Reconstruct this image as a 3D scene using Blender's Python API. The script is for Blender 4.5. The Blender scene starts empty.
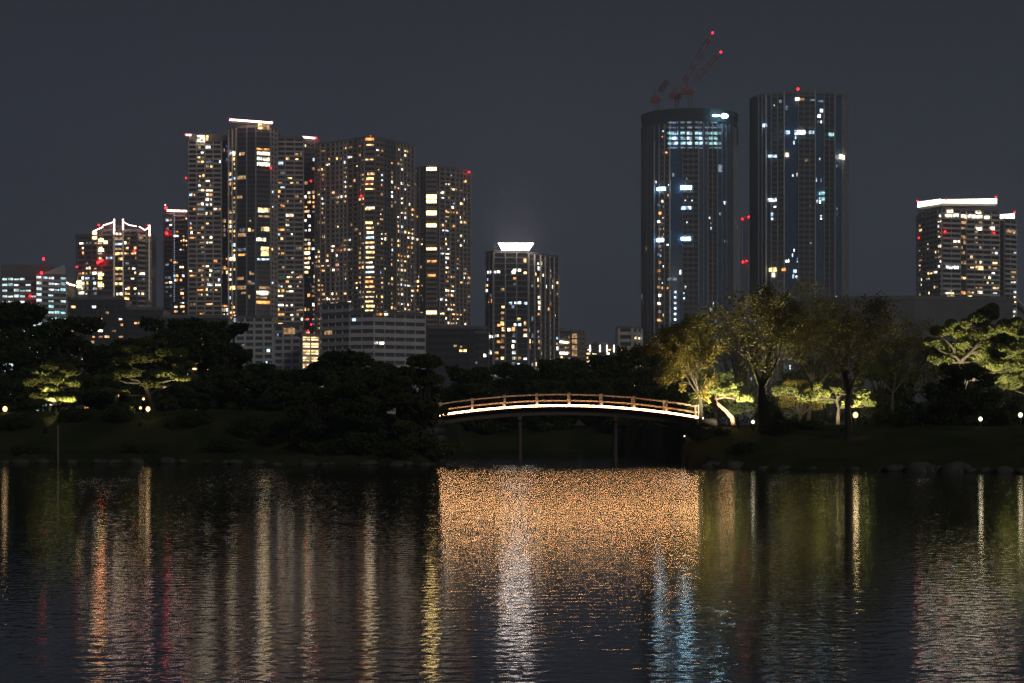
import bpy, math, random
import numpy as np
from mathutils import Vector, Matrix

SC = bpy.context.scene
COL = SC.collection
F = 2000.0      # focal length in pixels of a 1024 wide frame
HZ = 425.0      # horizon row
CZ = 2.4        # camera height above the pond
R = random.Random(7)


def PX(x, D):
    return (x - 512.0) * D / F


def PZ(y, D):
    return CZ + (HZ - y) * D / F


def P(x, y, D):
    return Vector((PX(x, D), D, PZ(y, D)))


# ------------------------------------------------------------------ materials
def new_mat(name):
    m = bpy.data.materials.new(name)
    m.use_nodes = True
    nt = m.node_tree
    return m, nt, nt.nodes['Principled BSDF']


def principled(name, col, rough=.7, metal=0.0, var=.15, scale=3.0, bump=0.0, coord='Object', spec=None):
    m, nt, b = new_mat(name)
    tc = nt.nodes.new('ShaderNodeTexCoord')
    n = nt.nodes.new('ShaderNodeTexNoise')
    n.inputs['Scale'].default_value = scale
    n.inputs['Detail'].default_value = 5
    nt.links.new(tc.outputs[coord], n.inputs['Vector'])
    r = nt.nodes.new('ShaderNodeValToRGB')
    r.color_ramp.elements[0].position = .3
    r.color_ramp.elements[1].position = .7
    r.color_ramp.elements[0].color = tuple(c * (1 - var) for c in col) + (1,)
    r.color_ramp.elements[1].color = tuple(min(1, c * (1 + var)) for c in col) + (1,)
    nt.links.new(n.outputs['Fac'], r.inputs['Fac'])
    nt.links.new(r.outputs['Color'], b.inputs['Base Color'])
    b.inputs['Roughness'].default_value = rough
    b.inputs['Metallic'].default_value = metal
    if spec is not None:
        b.inputs['Specular IOR Level'].default_value = spec
    if bump:
        bp = nt.nodes.new('ShaderNodeBump')
        bp.inputs['Strength'].default_value = bump
        nt.links.new(n.outputs['Fac'], bp.inputs['Height'])
        nt.links.new(bp.outputs['Normal'], b.inputs['Normal'])
    return m


def emissive(name, col, strength, light=False, vary=0.0):
    m, nt, b = new_mat(name)
    b.inputs['Base Color'].default_value = (.05, .05, .05, 1)
    b.inputs['Emission Color'].default_value = tuple(col) + (1,)
    b.inputs['Emission Strength'].default_value = strength
    if vary:
        oi = nt.nodes.new('ShaderNodeTexNoise')
        tc = nt.nodes.new('ShaderNodeTexCoord')
        oi.inputs['Scale'].default_value = .45
        oi.inputs['Detail'].default_value = 0
        nt.links.new(tc.outputs['Object'], oi.inputs['Vector'])
        mr = nt.nodes.new('ShaderNodeMapRange')
        mr.inputs['From Min'].default_value = .3
        mr.inputs['From Max'].default_value = .7
        mr.inputs['To Min'].default_value = strength * (1 - vary)
        mr.inputs['To Max'].default_value = strength * (1 + vary)
        nt.links.new(oi.outputs['Fac'], mr.inputs['Value'])
        nt.links.new(mr.outputs['Result'], b.inputs['Emission Strength'])
    if not light:
        m.cycles.emission_sampling = 'NONE'
    return m


M = {}
M['conc_warm'] = principled('warm concrete', (.55, .50, .465), .8, scale=.15)
M['conc_pale'] = principled('pale concrete', (.68, .65, .62), .8, scale=.15)
M['conc_grey'] = principled('grey concrete', (.37, .37, .385), .8, scale=.15)
M['conc_dark'] = principled('dark cladding', (.20, .19, .185), .7, scale=.2)
M['brown_tile'] = principled('brown tile cladding', (.36, .28, .23), .7, scale=.2)
M['panel_white'] = principled('white facade panel', (.62, .62, .62), .6, scale=.1)
M['glass'] = principled('dark window glass', (.045, .048, .055), .25, scale=.6, var=.4)
M['glass_blue'] = principled('blue curtain glass', (.07, .13, .24), .25, scale=.5, var=.35)
M['glass_grey'] = principled('grey office glass', (.10, .12, .14), .3, scale=.5, var=.3)
M['conc_dim'] = principled('dim grey panel', (.17, .17, .18), .8, scale=.15)
M['conc_black'] = principled('dark weathered concrete', (.085, .08, .08), .8, scale=.15)
M['net'] = principled('green blue safety netting', (.035, .060, .070), .9, scale=.8, var=.3)
M['crane_red'] = principled('red crane paint', (.30, .05, .045), .6)
M['crane_white'] = principled('white crane paint', (.26, .25, .25), .6)
M['steel'] = principled('grey steel', (.16, .16, .17), .5)
WIN = {
    'warm': emissive('warm lit window', (1, .60, .25), 2.6, vary=.8),
    'warm_dim': emissive('dim warm window', (1, .58, .26), .6, vary=.7),
    'amber': emissive('amber lit window', (1, .40, .10), 1.9, vary=.8),
    'yellow': emissive('yellow lit window', (1, .74, .28), 2.8, vary=.8),
    'cream': emissive('cream lit window', (1, .84, .58), 3.4, vary=.8),
    'white': emissive('white lit window', (.92, .97, 1.0), 2.6, vary=.8),
    'cool': emissive('cool lit window', (.55, .78, 1.0), 2.2, vary=.8),
    'teal': emissive('teal lit window', (.42, .80, .82), 1.2, vary=.7),
    'cool_dim': emissive('dim cool window', (.6, .8, 1.0), .3, vary=.7),
    'red': emissive('red lit window', (1, .10, .10), .5, vary=.6),
    'green': emissive('green lit window', (.1, .6, .3), .16),
    'blue': emissive('blue lit window', (.25, .25, 1), .35),
    'gold': emissive('bright golden window', (1, .70, .26), 9.0, light=True),
    'office_dim': emissive('far office window', (.72, .95, .93), 1.5, vary=.5),
    'office': emissive('bright office window', (.42, .78, 1.0), 15.0, light=True),
}
M['glow_pink'] = emissive('pinkish roof light', (1, .60, .50), 9.0, light=True)
M['glow_white'] = emissive('white roof light', (1, .84, .76), 12.5, light=True)
M['glow_cream'] = emissive('cream roof light', (1, .86, .68), 6.0, light=True)
M['glow_soft'] = emissive('soft edge light', (1, .80, .62), .28)
M['glow_dot'] = emissive('bluish facade light', (.62, .72, 1.0), .8)
M['red_lamp'] = emissive('red obstruction lamp', (1, .006, .012), 20.0, light=True)
M['site_light'] = emissive('site work light', (.45, .80, 1.0), 25.0, light=True)

M['wood'] = principled('old cypress timber', (.44, .35, .27), .75, scale=6, bump=.2)
M['deck_edge'] = principled('weathered edge beam', (.10, .08, .06), .8, scale=6, bump=.2)
M['stone'] = principled('mossy garden stone', (.06, .06, .052), .9, scale=2.5, var=.4, bump=.6)
M['led'] = emissive('warm strip light', (1, .52, .21), 29.0, light=True)
M['lamp'] = emissive('warm garden lamp glass', (1, .62, .28), 2.6, light=True)
M['lamp_white'] = emissive('white garden lamp glass', (1, .92, .62), 2.2, light=True)
M['black_metal'] = principled('black metal', (.012, .012, .012), .6)
M['bark'] = principled('dark bark', (.030, .024, .018), .9, scale=8, var=.4, bump=.5)
M['bark_red'] = principled('reddish pine bark', (.065, .034, .022), .9, scale=8, var=.4, bump=.5)
M['bark_grey'] = principled('grey brown bark', (.032, .026, .020), .9, scale=8, var=.4, bump=.5)


def leaf_mat(name, col, var=.35, trans=.25):
    m, nt, b = new_mat(name)
    tc = nt.nodes.new('ShaderNodeTexCoord')
    n = nt.nodes.new('ShaderNodeTexNoise')
    n.inputs['Scale'].default_value = 1.3
    n.inputs['Detail'].default_value = 6
    nt.links.new(tc.outputs['Object'], n.inputs['Vector'])
    r = nt.nodes.new('ShaderNodeValToRGB')
    r.color_ramp.elements[0].position = .32
    r.color_ramp.elements[1].position = .68
    r.color_ramp.elements[0].color = (col[0] * (1 - var), col[1] * (1 - var), col[2] * (1 - var), 1)
    r.color_ramp.elements[1].color = (col[0] * (1 + var * 1.3), col[1] * (1 + var), col[2], 1)
    nt.links.new(n.outputs['Fac'], r.inputs['Fac'])
    nt.links.new(r.outputs['Color'], b.inputs['Base Color'])
    b.inputs['Roughness'].default_value = .75
    b.inputs['Specular IOR Level'].default_value = .2
    t = nt.nodes.new('ShaderNodeBsdfTranslucent')
    nt.links.new(r.outputs['Color'], t.inputs['Color'])
    mx = nt.nodes.new('ShaderNodeMixShader')
    mx.inputs['Fac'].default_value = trans
    out = nt.nodes['Material Output']
    nt.links.new(b.outputs[0], mx.inputs[1])
    nt.links.new(t.outputs[0], mx.inputs[2])
    nt.links.new(mx.outputs[0], out.inputs['Surface'])
    return m


M['leaf'] = leaf_mat('evergreen leaves', (.040, .060, .022))
M['leaf_mid'] = leaf_mat('camphor leaves', (.060, .080, .028))
M['leaf_autumn'] = leaf_mat('turning leaves', (.125, .11, .030))
M['leaf_twig'] = leaf_mat('thin brown autumn leaves', (.075, .075, .028))
M['needles'] = leaf_mat('pine needles', (.098, .118, .042))
M['needles_dark'] = leaf_mat('dark pine needles', (.045, .065, .022))


# ------------------------------------------------------------------ mesh helper
class MB:
    def __init__(self):
        self.v, self.f, self.m, self.mats = [], [], [], []

    def mi(self, mat):
        if mat not in self.mats:
            self.mats.append(mat)
        return self.mats.index(mat)

    def prism(self, base, top, mat):
        """base/top: equal-length lists of 3-D points; sides and caps"""
        i = len(self.v)
        n = len(base)
        self.v += [tuple(p) for p in base] + [tuple(p) for p in top]
        k = self.mi(mat)
        for a in range(n):
            b = (a + 1) % n
            self.f.append((i + a, i + b, i + n + b, i + n + a))
            self.m.append(k)
        self.f.append(tuple(range(i + n - 1, i - 1, -1)))
        self.m.append(k)
        self.f.append(tuple(range(i + n, i + 2 * n)))
        self.m.append(k)

    def box(self, x0, x1, y0, y1, z0, z1, mat):
        b = [(x0, y0), (x1, y0), (x1, y1), (x0, y1)]
        self.prism([(x, y, z0) for x, y in b], [(x, y, z1) for x, y in b], mat)

    def bar(self, a, b, w, h, mat):
        """box section beam from a to b, w sideways, h upright"""
        a, b = Vector(a), Vector(b)
        d = (b - a).normalized()
        s = d.cross(Vector((0, 0, 1)))
        if s.length < .01:
            s = Vector((1, 0, 0))
        s.normalize()
        u = s.cross(d).normalized()
        q = [(-1, -1), (1, -1), (1, 1), (-1, 1)]
        self.prism([a + s * w / 2 * i + u * h / 2 * j for i, j in q],
                   [b + s * w / 2 * i + u * h / 2 * j for i, j in q], mat)

    def tube(self, pts, rad, mat, n=7, caps=True):
        pts = [Vector(p) for p in pts]
        k = self.mi(mat)
        rings = []
        for i, p in enumerate(pts):
            d = (pts[min(i + 1, len(pts) - 1)] - pts[max(i - 1, 0)]).normalized()
            s = d.cross(Vector((.13, .21, 1)))
            if s.length < .05:
                s = d.cross(Vector((1, 0, 0)))
            s.normalize()
            u = s.cross(d)
            i0 = len(self.v)
            for j in range(n):
                a = 2 * math.pi * j / n
                self.v.append(tuple(p + (s * math.cos(a) + u * math.sin(a)) * rad[i]))
            rings.append(i0)
        for i0, i1 in zip(rings, rings[1:]):
            for j in range(n):
                self.f.append((i0 + j, i0 + (j + 1) % n, i1 + (j + 1) % n, i1 + j))
                self.m.append(k)
        if caps:
            self.f.append(tuple(rings[0] + j for j in range(n - 1, -1, -1)))
            self.m.append(k)
            self.f.append(tuple(rings[-1] + j for j in range(n)))
            self.m.append(k)

    def ball(self, c, rx, ry, rz, mat, nu=8, nv=5, jit=0, rnd=None):
        k = self.mi(mat)
        i0 = len(self.v)
        c = Vector(c)
        for a in range(nv + 1):
            t = math.pi * a / nv
            for b in range(nu):
                ph = 2 * math.pi * b / nu
                q = 1 + (rnd.uniform(-jit, jit) if rnd else 0)
                self.v.append((c.x + rx * q * math.sin(t) * math.cos(ph), c.y + ry * q * math.sin(t) * math.sin(ph),
                               c.z + rz * q * math.cos(t)))
        for a in range(nv):
            for b in range(nu):
                self.f.append((i0 + a * nu + b, i0 + (a + 1) * nu + b, i0 + (a + 1) * nu + (b + 1) % nu, i0 + a * nu + (b + 1) % nu))
                self.m.append(k)

    def build(self, name, parent=None, smooth=False):
        if not self.v:
            return None
        off = Vector(parent.location) if parent else Vector((0, 0, 0))
        if parent and parent.parent:
            off = off + Vector(parent.parent.location)
        me = bpy.data.meshes.new(name)
        me.from_pydata([(x - off.x, y - off.y, z - off.z) for x, y, z in self.v], [], self.f)
        for mt in self.mats:
            me.materials.append(mt)
        me.polygons.foreach_set('material_index', self.m)
        if smooth:
            me.polygons.foreach_set('use_smooth', [True] * len(self.f))
        me.update()
        o = bpy.data.objects.new(name, me)
        COL.objects.link(o)
        if parent:
            o.parent = parent
        return o


def tag(o, label=None, cat=None, group=None, kind=None):
    if label:
        o['label'] = label
    if cat:
        o['category'] = cat
    if group:
        o['group'] = group
    if kind:
        o['kind'] = kind
    return o


def thing(name, label, cat, loc=(0, 0, 0), group=None):
    o = bpy.data.objects.new(name, None)
    o.empty_display_size = .3
    COL.objects.link(o)
    o.location = loc
    return tag(o, label, cat, group)


# ------------------------------------------------------------------ terrain
SH = np.array([(-300, 132), (-40, 128), (200, 123), (340, 120), (428, 119), (440, 122), (446, 172),
               (682, 172), (688, 119), (712, 113), (760, 109), (900, 103), (1024, 99), (1300, 92), (1700, 88)], float)
SHX = (SH[:, 0] - 512) / F * np.where(SH[:, 1] > 160, 126, SH[:, 1])


def shore(x):
    return np.interp(x, SHX, SH[:, 1])


def ss(a, b, t):
    t = np.clip((t - a) / (b - a), 0, 1)
    return t * t * (3 - 2 * t)


def ground(x, y):
    x = np.asarray(x, float)
    y = np.asarray(y, float)
    s = y - shore(x)
    # distance from the channel's sides makes its banks
    inch = (x > -4.4) & (x < 10.6) & (y > 118)
    top = 3.35 + (2.30 - 3.35) * ss(-12, -3, x)
    z = -1.3 + 1.3 * ss(-3, 0, s) + .62 * ss(0, 1.3, s) + .45 * ss(1.3, 8, s) + (top - 1.07) * ss(2, 11 + 5 * ss(-12, -3, x), s)
    bump = .09 * np.sin(x * .61 + 1.3) * np.sin(y * .47) + .05 * np.sin(x * 1.7 + y * .9)
    z = z + bump * ss(1, 6, s)
    far = ss(172, 190, y)
    z = np.where(inch, np.minimum(z, -1.2 + (2.3 + 1.2) * far), z)
    return z


def gz(x, y):
    return float(ground(x, y))


m, nt, b = new_mat('night lawn and soil')
tc = nt.nodes.new('ShaderNodeTexCoord')
n1 = nt.nodes.new('ShaderNodeTexNoise')
n1.inputs['Scale'].default_value = .35
n1.inputs['Detail'].default_value = 8
n2 = nt.nodes.new('ShaderNodeTexNoise')
n2.inputs['Scale'].default_value = 9
n2.inputs['Detail'].default_value = 4
for n in (n1, n2):
    nt.links.new(tc.outputs['Object'], n.inputs['Vector'])
r1 = nt.nodes.new('ShaderNodeValToRGB')
r1.color_ramp.elements[0].position = .38
r1.color_ramp.elements[1].position = .62
r1.color_ramp.elements[0].color = (.042, .058, .020, 1)
r1.color_ramp.elements[1].color = (.085, .092, .034, 1)
nt.links.new(n1.outputs['Fac'], r1.inputs['Fac'])
mx = nt.nodes.new('ShaderNodeMix')
mx.data_type = 'RGBA'
mx.blend_type = 'MULTIPLY'
mx.inputs['Factor'].default_value = .7
nt.links.new(r1.outputs['Color'], mx.inputs['A'])
nt.links.new(n2.outputs['Color'], mx.inputs['B'])
nt.links.new(mx.outputs['Result'], b.inputs['Base Color'])
b.inputs['Roughness'].default_value = .95
b.inputs['Specular IOR Level'].default_value = .1
bp = nt.nodes.new('ShaderNodeBump')
bp.inputs['Strength'].default_value = .8
bp.inputs['Distance'].default_value = .2
nt.links.new(n2.outputs['Fac'], bp.inputs['Height'])
nt.links.new(bp.outputs['Normal'], b.inputs['Normal'])
M['lawn'] = m


def grid_object(name, X, Y, Z, mat, smooth=True):
    nr, nc = X.shape
    me = bpy.data.meshes.new(name)
    v = np.stack([X, Y, Z], -1).reshape(-1, 3).astype(np.float32)
    me.vertices.add(len(v))
    me.vertices.foreach_set('co', v.ravel())
    idx = np.arange(nr * nc).reshape(nr, nc)
    q = np.stack([idx[:-1, :-1], idx[:-1, 1:], idx[1:, 1:], idx[1:, :-1]], -1).reshape(-1, 4).astype(np.int32)
    me.loops.add(q.size)
    me.loops.foreach_set('vertex_index', q.ravel())
    me.polygons.add(len(q))
    me.polygons.foreach_set('loop_start', np.arange(0, q.size, 4, dtype=np.int32))
    me.polygons.foreach_set('loop_total', np.full(len(q), 4, np.int32))
    if smooth:
        me.polygons.foreach_set('use_smooth', np.ones(len(q), bool))
    me.update(calc_edges=True)
    me.materials.append(mat)
    o = bpy.data.objects.new(name, me)
    COL.objects.link(o)
    return o


gx = np.concatenate([np.linspace(-2500, -90, 12)[:-1], np.arange(-90, 90, .6), np.linspace(90, 2500, 12)])
gy = np.concatenate([np.arange(84, 200, .5), np.linspace(200, 4500, 16)])
GX, GY = np.meshgrid(gx, gy)
GZ = ground(GX, GY)
tag(grid_object('ground', GX, GY, GZ, M['lawn']), kind='structure')
# the near bank on which the photographer stands
bx = np.linspace(-90, 90, 90)
by = np.concatenate([np.linspace(-60, 2, 12), np.linspace(3, 9, 12)])
BX, BY = np.meshgrid(bx, by)
BZ = .75 - 1.6 * ss(4.5, 9, BY) + .05 * np.sin(BX * .7) * np.sin(BY)
tag(grid_object('near_bank', BX, BY, BZ, M['lawn']), kind='structure')

# ------------------------------------------------------------------ water: real ripples
rng = np.random.default_rng(11)
rows = [7.0]
while rows[-1] < 186:
    Y0 = rows[-1]
    rows.append(Y0 + (.030 * (max(Y0, 17) / 20) ** .8 if Y0 > 17 else .25) * (1 if Y0 < 140 else 3))
rows = np.array(rows)
u = np.linspace(-1, 1, 860)
tcol = .30 * u + .75 * np.sign(u) * np.clip(np.abs(u) - .93, 0, 1) / .07 * np.clip(np.abs(u) - .93, 0, 1) / .07
WX = rows[:, None] * tcol[None, :]
WX = WX + np.sign(tcol)[None, :] * np.clip(30 - rows[:, None], 0, 30) * .25 * np.abs(tcol)[None, :]
WY = np.repeat(rows[:, None], len(u), 1)
WZ = np.zeros_like(WX)
NW = 64
lam = np.exp(rng.uniform(math.log(.13), math.log(.62), NW))
ang = rng.normal(0, .55, NW) + math.pi / 2 + .12
slope = .0145 * math.sqrt(2 / NW)
for i in range(NW):
    k = 2 * math.pi / lam[i]
    st = np.clip(WY * 0 + .030 * (np.maximum(WY, 17) / 20) ** .8, 0, 1)
    fade = np.clip((lam[i] / st - 2.0) / 2.0, 0, 1)       # drop what the grid cannot carry
    WZ += fade * slope / k * np.sin(k * (WX * math.cos(ang[i]) + WY * math.sin(ang[i])) + rng.uniform(0, 6.28))
# gusts: calmer and rougher patches, calm in the lee of the far bank
g = np.zeros_like(WX)
for i in range(9):
    k = 2 * math.pi / rng.uniform(9, 34)
    a = rng.uniform(0, 6.28)
    g += np.sin(k * (.45 * WX * math.cos(a) + WY * math.sin(a)) + rng.uniform(0, 6.28))
lee = 1 - .55 * ss(-24, -3, WY - shore(WX)) * ((WX < -4.6) | (WX > 12))
WZ *= np.clip(1 + .10 * g, .55, 1.45) * lee * (1 + 1.8 * ss(50, 115, WY))
m, nt, b = new_mat('dark pond water')
b.inputs['Base Color'].default_value = (.006, .008, .009, 1)
b.inputs['Roughness'].default_value = .06
b.inputs['IOR'].default_value = 1.333
b.inputs['Specular IOR Level'].default_value = .36
tc = nt.nodes.new('ShaderNodeTexCoord')
mp = nt.nodes.new('ShaderNodeMapping')
mp.inputs['Scale'].default_value = (1, 2.0, 1)
n = nt.nodes.new('ShaderNodeTexNoise')
n.inputs['Scale'].default_value = 9
n.inputs['Detail'].default_value = 2
nt.links.new(tc.outputs['Object'], mp.inputs['Vector'])
nt.links.new(mp.outputs['Vector'], n.inputs['Vector'])
# capillary ripples: the noise is read as a slope and tilts the surface normal
sub = nt.nodes.new('ShaderNodeVectorMath')
sub.operation = 'SUBTRACT'
sub.inputs[1].default_value = (.5, .5, .5)
nt.links.new(n.outputs['Color'], sub.inputs[0])
gxyz = nt.nodes.new('ShaderNodeSeparateXYZ')
nt.links.new(tc.outputs['Object'], gxyz.inputs[0])
wind = nt.nodes.new('ShaderNodeMapRange')      # more wind out on the open far water
wind.inputs['From Min'].default_value = 58
wind.inputs['From Max'].default_value = 120
wind.inputs['To Min'].default_value = 1
wind.inputs['To Max'].default_value = 5.0
nt.links.new(gxyz.outputs['Y'], wind.inputs['Value'])
mul = nt.nodes.new('ShaderNodeVectorMath')
mul.operation = 'MULTIPLY'
mul.inputs[1].default_value = (.055, .095, 0)
nt.links.new(sub.outputs[0], mul.inputs[0])
geo = nt.nodes.new('ShaderNodeNewGeometry')
ad = nt.nodes.new('ShaderNodeVectorMath')
ad.operation = 'ADD'
nt.links.new(geo.outputs['Normal'], ad.inputs[0])
wm = nt.nodes.new('ShaderNodeVectorMath')
wm.operation = 'SCALE'
nt.links.new(mul.outputs[0], wm.inputs[0])
nt.links.new(wind.outputs['Result'], wm.inputs['Scale'])
nt.links.new(wm.outputs[0], ad.inputs[1])
no = nt.nodes.new('ShaderNodeVectorMath')
no.operation = 'NORMALIZE'
nt.links.new(ad.outputs[0], no.inputs[0])
nt.links.new(no.outputs[0], b.inputs['Normal'])
M['water'] = m
tag(grid_object('pond_water', WX, WY, WZ, M['water']), kind='structure')


# ------------------------------------------------------------------ buildings
PAL_HOME = [('warm', 4.5), ('warm_dim', 6), ('amber', 2.6), ('yellow', 1.6), ('cream', 3), ('white', 2.2), ('cool', 1.6), ('cool_dim', 1.5), ('red', .08), ('green', .15), ('blue', .12)]
PAL_COOL = [('white', 2), ('cool', 2), ('cool_dim', 4), ('cream', .7), ('warm_dim', .6)]
PAL_OFFICE = [('office_dim', 5), ('white', .6), ('teal', 2)]
PAL_WARM = [('warm', 3), ('amber', 3), ('warm_dim', 4), ('cream', 1)]


def pick(pal, r):
    t = r.uniform(0, sum(w for _, w in pal))
    for k, w in pal:
        t -= w
        if t <= 0:
            return k
    return pal[-1][0]


def style(**k):
    d = dict(bay=4.0, fh=3.15, sp=1.35, spd=.9, pier=.6, pd=1.1, pm='conc_warm', sm='conc_warm', pevery=1, dens=.12,
             pal=PAL_HOME, col=None, wf=(.45, 1.0), wall='glass', topfree=1, botfree=0, mull=0)
    d.update(k)
    return d


class Tower:
    def __init__(self, name, label, cat, x, D, seed, wallname='wall'):
        self.t = thing(name, label, cat, (PX(x, D), D, 2.0))
        self.core, self.slab, self.pier, self.glaz = MB(), MB(), MB(), MB()
        self.trim = MB()
        self.lit = []
        self.r = random.Random(seed)

    def block(self, pts, ytop, segs, depth=22, z0=1.0, ytopD=None, roof='conc_dark', parapet=1.2, wall='glass'):
        """pts: [(px, D)...] visible outline from left to right; segs: a style per segment"""
        W = [Vector((PX(x, D), D)) for x, D in pts]
        z1 = PZ(ytop, ytopD if ytopD else min(D for _, D in pts))
        back = [Vector((W[-1].x, W[-1].y + depth)), Vector((W[0].x, W[0].y + depth))]
        poly = W + back
        self.core.prism([(p.x, p.y, z0) for p in poly], [(p.x, p.y, z1) for p in poly], M[wall])
        for a, b_, st in zip(W, W[1:], segs):
            if st:
                self.face(a, b_, z0, z1, st)
        # parapet ring on the roof
        if parapet:
            pp = MB()
            for a, b_ in zip(W, W[1:]):
                d = (b_ - a).normalized()
                n = Vector((d.y, -d.x))
                q = [a + n * .35 - d * .1, b_ + n * .35 + d * .1, b_ - n * .5 + d * .1, a - n * .5 - d * .1]
                pp.prism([(p.x, p.y, z1 - .4) for p in q], [(p.x, p.y, z1 + parapet) for p in q], M[roof])
            pp.build('parapet', self.t)
        return W, z1

    def face(self, a, b, z0, z1, s):
        L = (b - a).length
        d = (b - a) / L
        n = Vector((d.y, -d.x))

        def lb(mb, u0, u1, w0, w1, o0, o1, mat):
            q = [a + d * u0 + n * o0, a + d * u0 + n * o1, a + d * u1 + n * o1, a + d * u1 + n * o0]
            mb.prism([(p.x, p.y, w0) for p in q], [(p.x, p.y, w1) for p in q], mat)
        nb = max(1, round(L / s['bay']))
        bw = L / nb
        nf = int((z1 - z0) / s['fh'])
        off = (z1 - z0) - nf * s['fh']
        # glazing skin set 5 cm proud of the core
        lb(self.glaz, .02, L - .02, z0, z1 - .05, .003, .05, M[s['wall']])
        for k in range(nf + 1):
            w = z0 + off + k * s['fh']
            if s['sp'] and w + s['sp'] < z1 + .3:
                lb(self.slab, 0, L, w, w + s['sp'], .05, s['spd'], M[s['sm']])
        if s['pier']:
            for i in range(0, nb + 1, s['pevery']):
                u = i * bw
                lb(self.pier, u - s['pier'] / 2, u + s['pier'] / 2, z0 - .1, z1 - .12, .05, s['pd'], M[s['pm']])
        if s['mull']:
            for i in range(nb * 2 + 1):
                u = i * bw / 2
                lb(self.pier, u - .09, u + .09, z0, z1 - .2, .05, .22, M['steel'])
        r = self.r
        colp = []
        for i in range(nb):
            q = r.random()
            colp.append(min(.66, 3.4 * s['dens'] * (2.3 if q > .80 else 1.1 if q > .45 else .45)))
        if s['col']:
            for i, v in s['col'].items():
                if i < nb:
                    colp[i] = v
        colk = [pick(s['pal'], r) for _ in range(nb)]
        prev = [False] * nb
        for k in range(s['botfree'], nf - s['topfree']):
            w = z0 + off + k * s['fh'] + s['sp']
            h = s['fh'] - s['sp']
            i = 0
            lowf = .62 + .75 * (1 - (k + .5) / max(nf, 1))
            while i < nb:
                p = lowf * colp[i] * (1.5 if prev[i] else .85)
                on = r.random() < min(p, .8)
                prev[i] = on
                if on:
                    rooms = [0, 1] if 3.8 < bw < 6.4 and s['wf'][1] <= 1 and r.random() < .75 else [None]
                    for rm in rooms:
                        if rm is not None and r.random() < .38:
                            continue
                        u0 = i * bw + s['pier'] / 2 + .15
                        u1 = (i + 1) * bw - s['pier'] / 2 - .15
                        if rm is not None:
                            half = (u1 - u0) / 2
                            u0, u1 = u0 + rm * (half + .1), u0 + rm * (half + .1) + half - .1
                        f = r.uniform(*s['wf'])
                        wd = (u1 - u0) * f
                        st = u0 + (u1 - u0 - wd) * r.choice([0, .5, 1])
                        kind = colk[i] if r.random() < .35 else pick(s['pal'], r)
                        self.win(a, d, n, st, st + wd, w + .12, w + h * r.choice([.55, .72, .9]), .12, kind)
                i += 1

    def win(self, a, d, n, u0, u1, w0, w1, o, kind):
        self.lit.append(((u1 - u0) * (w1 - w0) * (2 if kind in ('cream', 'white', 'yellow', 'office') else 1), a, d, n, u0, u1, w0, w1, o, kind))

    def winpx(self, W, seg, xa, xb, ya, yb, kind, o=.25):
        """one lit window given on a face by where it stands"""
        a, b = W[seg], W[seg + 1]
        d = (b - a).normalized()
        n = Vector((d.y, -d.x))

        def hit(x):
            t = (x - 512) / F       # ray X = t*Y
            den = d.x - t * d.y
            return (t * a.y - a.x) / den
        u0, u1 = hit(xa), hit(xb)
        Dm = (a + d * (u0 + u1) / 2).y
        self.lit.append((1e5, a, d, n, u0, u1, PZ(yb, Dm), PZ(ya, Dm), o, kind))

    def bar(self, x0, y0, x1, y1, D, th, mat, name='roof_light', D1=None, dep=.8):
        mb = MB()
        a, b = P(x0, y0, D), P(x1, y1, D1 or D)
        mb.bar(a, b, dep, th * D / F, M[mat])
        return mb.build(name, self.t)

    def lamp(self, x, y, D, px=1.0, mat='red_lamp', name='obstruction_light'):
        mb = MB()
        c = P(x, y, D)
        r = px * .85 * D / F
        mb.ball(c, r, r, r, M[mat], 8, 6)
        mb.tube([c - Vector((0, 0, r * 3)), c - Vector((0, 0, r * .8))], [.12, .12], M['steel'], 5)
        return mb.build(name, self.t)

    def done(self, keep=100, names=('wall', 'balcony_front', 'pier', 'parapet')):
        self.core.build(names[0], self.t)
        s = self.slab.build(names[1] + 's' if False else names[1], self.t)
        if s:
            s['kind'] = 'stuff'
        s = self.pier.build(names[2], self.t)
        if s:
            s['kind'] = 'stuff'
        g = self.glaz
        self.lit.sort(key=lambda q: -q[0])
        for i, (_, a, d, n, u0, u1, w0, w1, o, kind) in enumerate(self.lit):
            mb = MB() if i < keep else g
            q = [a + d * u0 + n * .052, a + d * u0 + n * o, a + d * u1 + n * o, a + d * u1 + n * .052]
            mb.prism([(p.x, p.y, w0) for p in q], [(p.x, p.y, w1) for p in q], WIN[kind])
            if i < keep:
                mb.build('lit_window', self.t)
        o = g.build('window_glazing', self.t)
        if o:
            o['kind'] = 'stuff'
            o['label'] = 'dark and smaller lit windows of the facade'
        return self.t


# --- A: the tall tower with the lit roof bar, left of centre
T = Tower('apartment_tower', 'tallest residential tower of the left cluster, stepped top with a pink lit roof bar', 'apartment tower', 250, 1330, 1)
grid = style(bay=5.3, sp=1.2, spd=.8, pier=.7, pd=1.0, dens=.16, pm='conc_warm', sm='conc_warm')
W, z = T.block([(187, 1336), (188.5, 1330), (221.5, 1330)], 141, [None, grid], ytopD=1330)
T.block([(189, 1332), (229, 1334)], 135, [style(sp=0, pier=0, dens=0, wall='conc_dark')], z0=PZ(140, 1331), parapet=.8)
T.winpx(W, 1, 198, 205, 136, 142, 'cream', o=3.5)
T.winpx(W, 1, 207, 208.5, 136, 141, 'warm', o=3.5)
T.block([(221.5, 1342), (230, 1342)], 139, [style(bay=6, sp=.7, spd=.5, pier=.4, pm='conc_dark', sm='conc_dark', dens=.42, wf=(.3, .6))])
mid = style(bay=6.0, sp=.75, spd=.3, pier=.5, pd=1.2, pm='conc_pale', sm='conc_dark', dens=.16, wf=(.6, 1), wall='glass')
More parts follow.
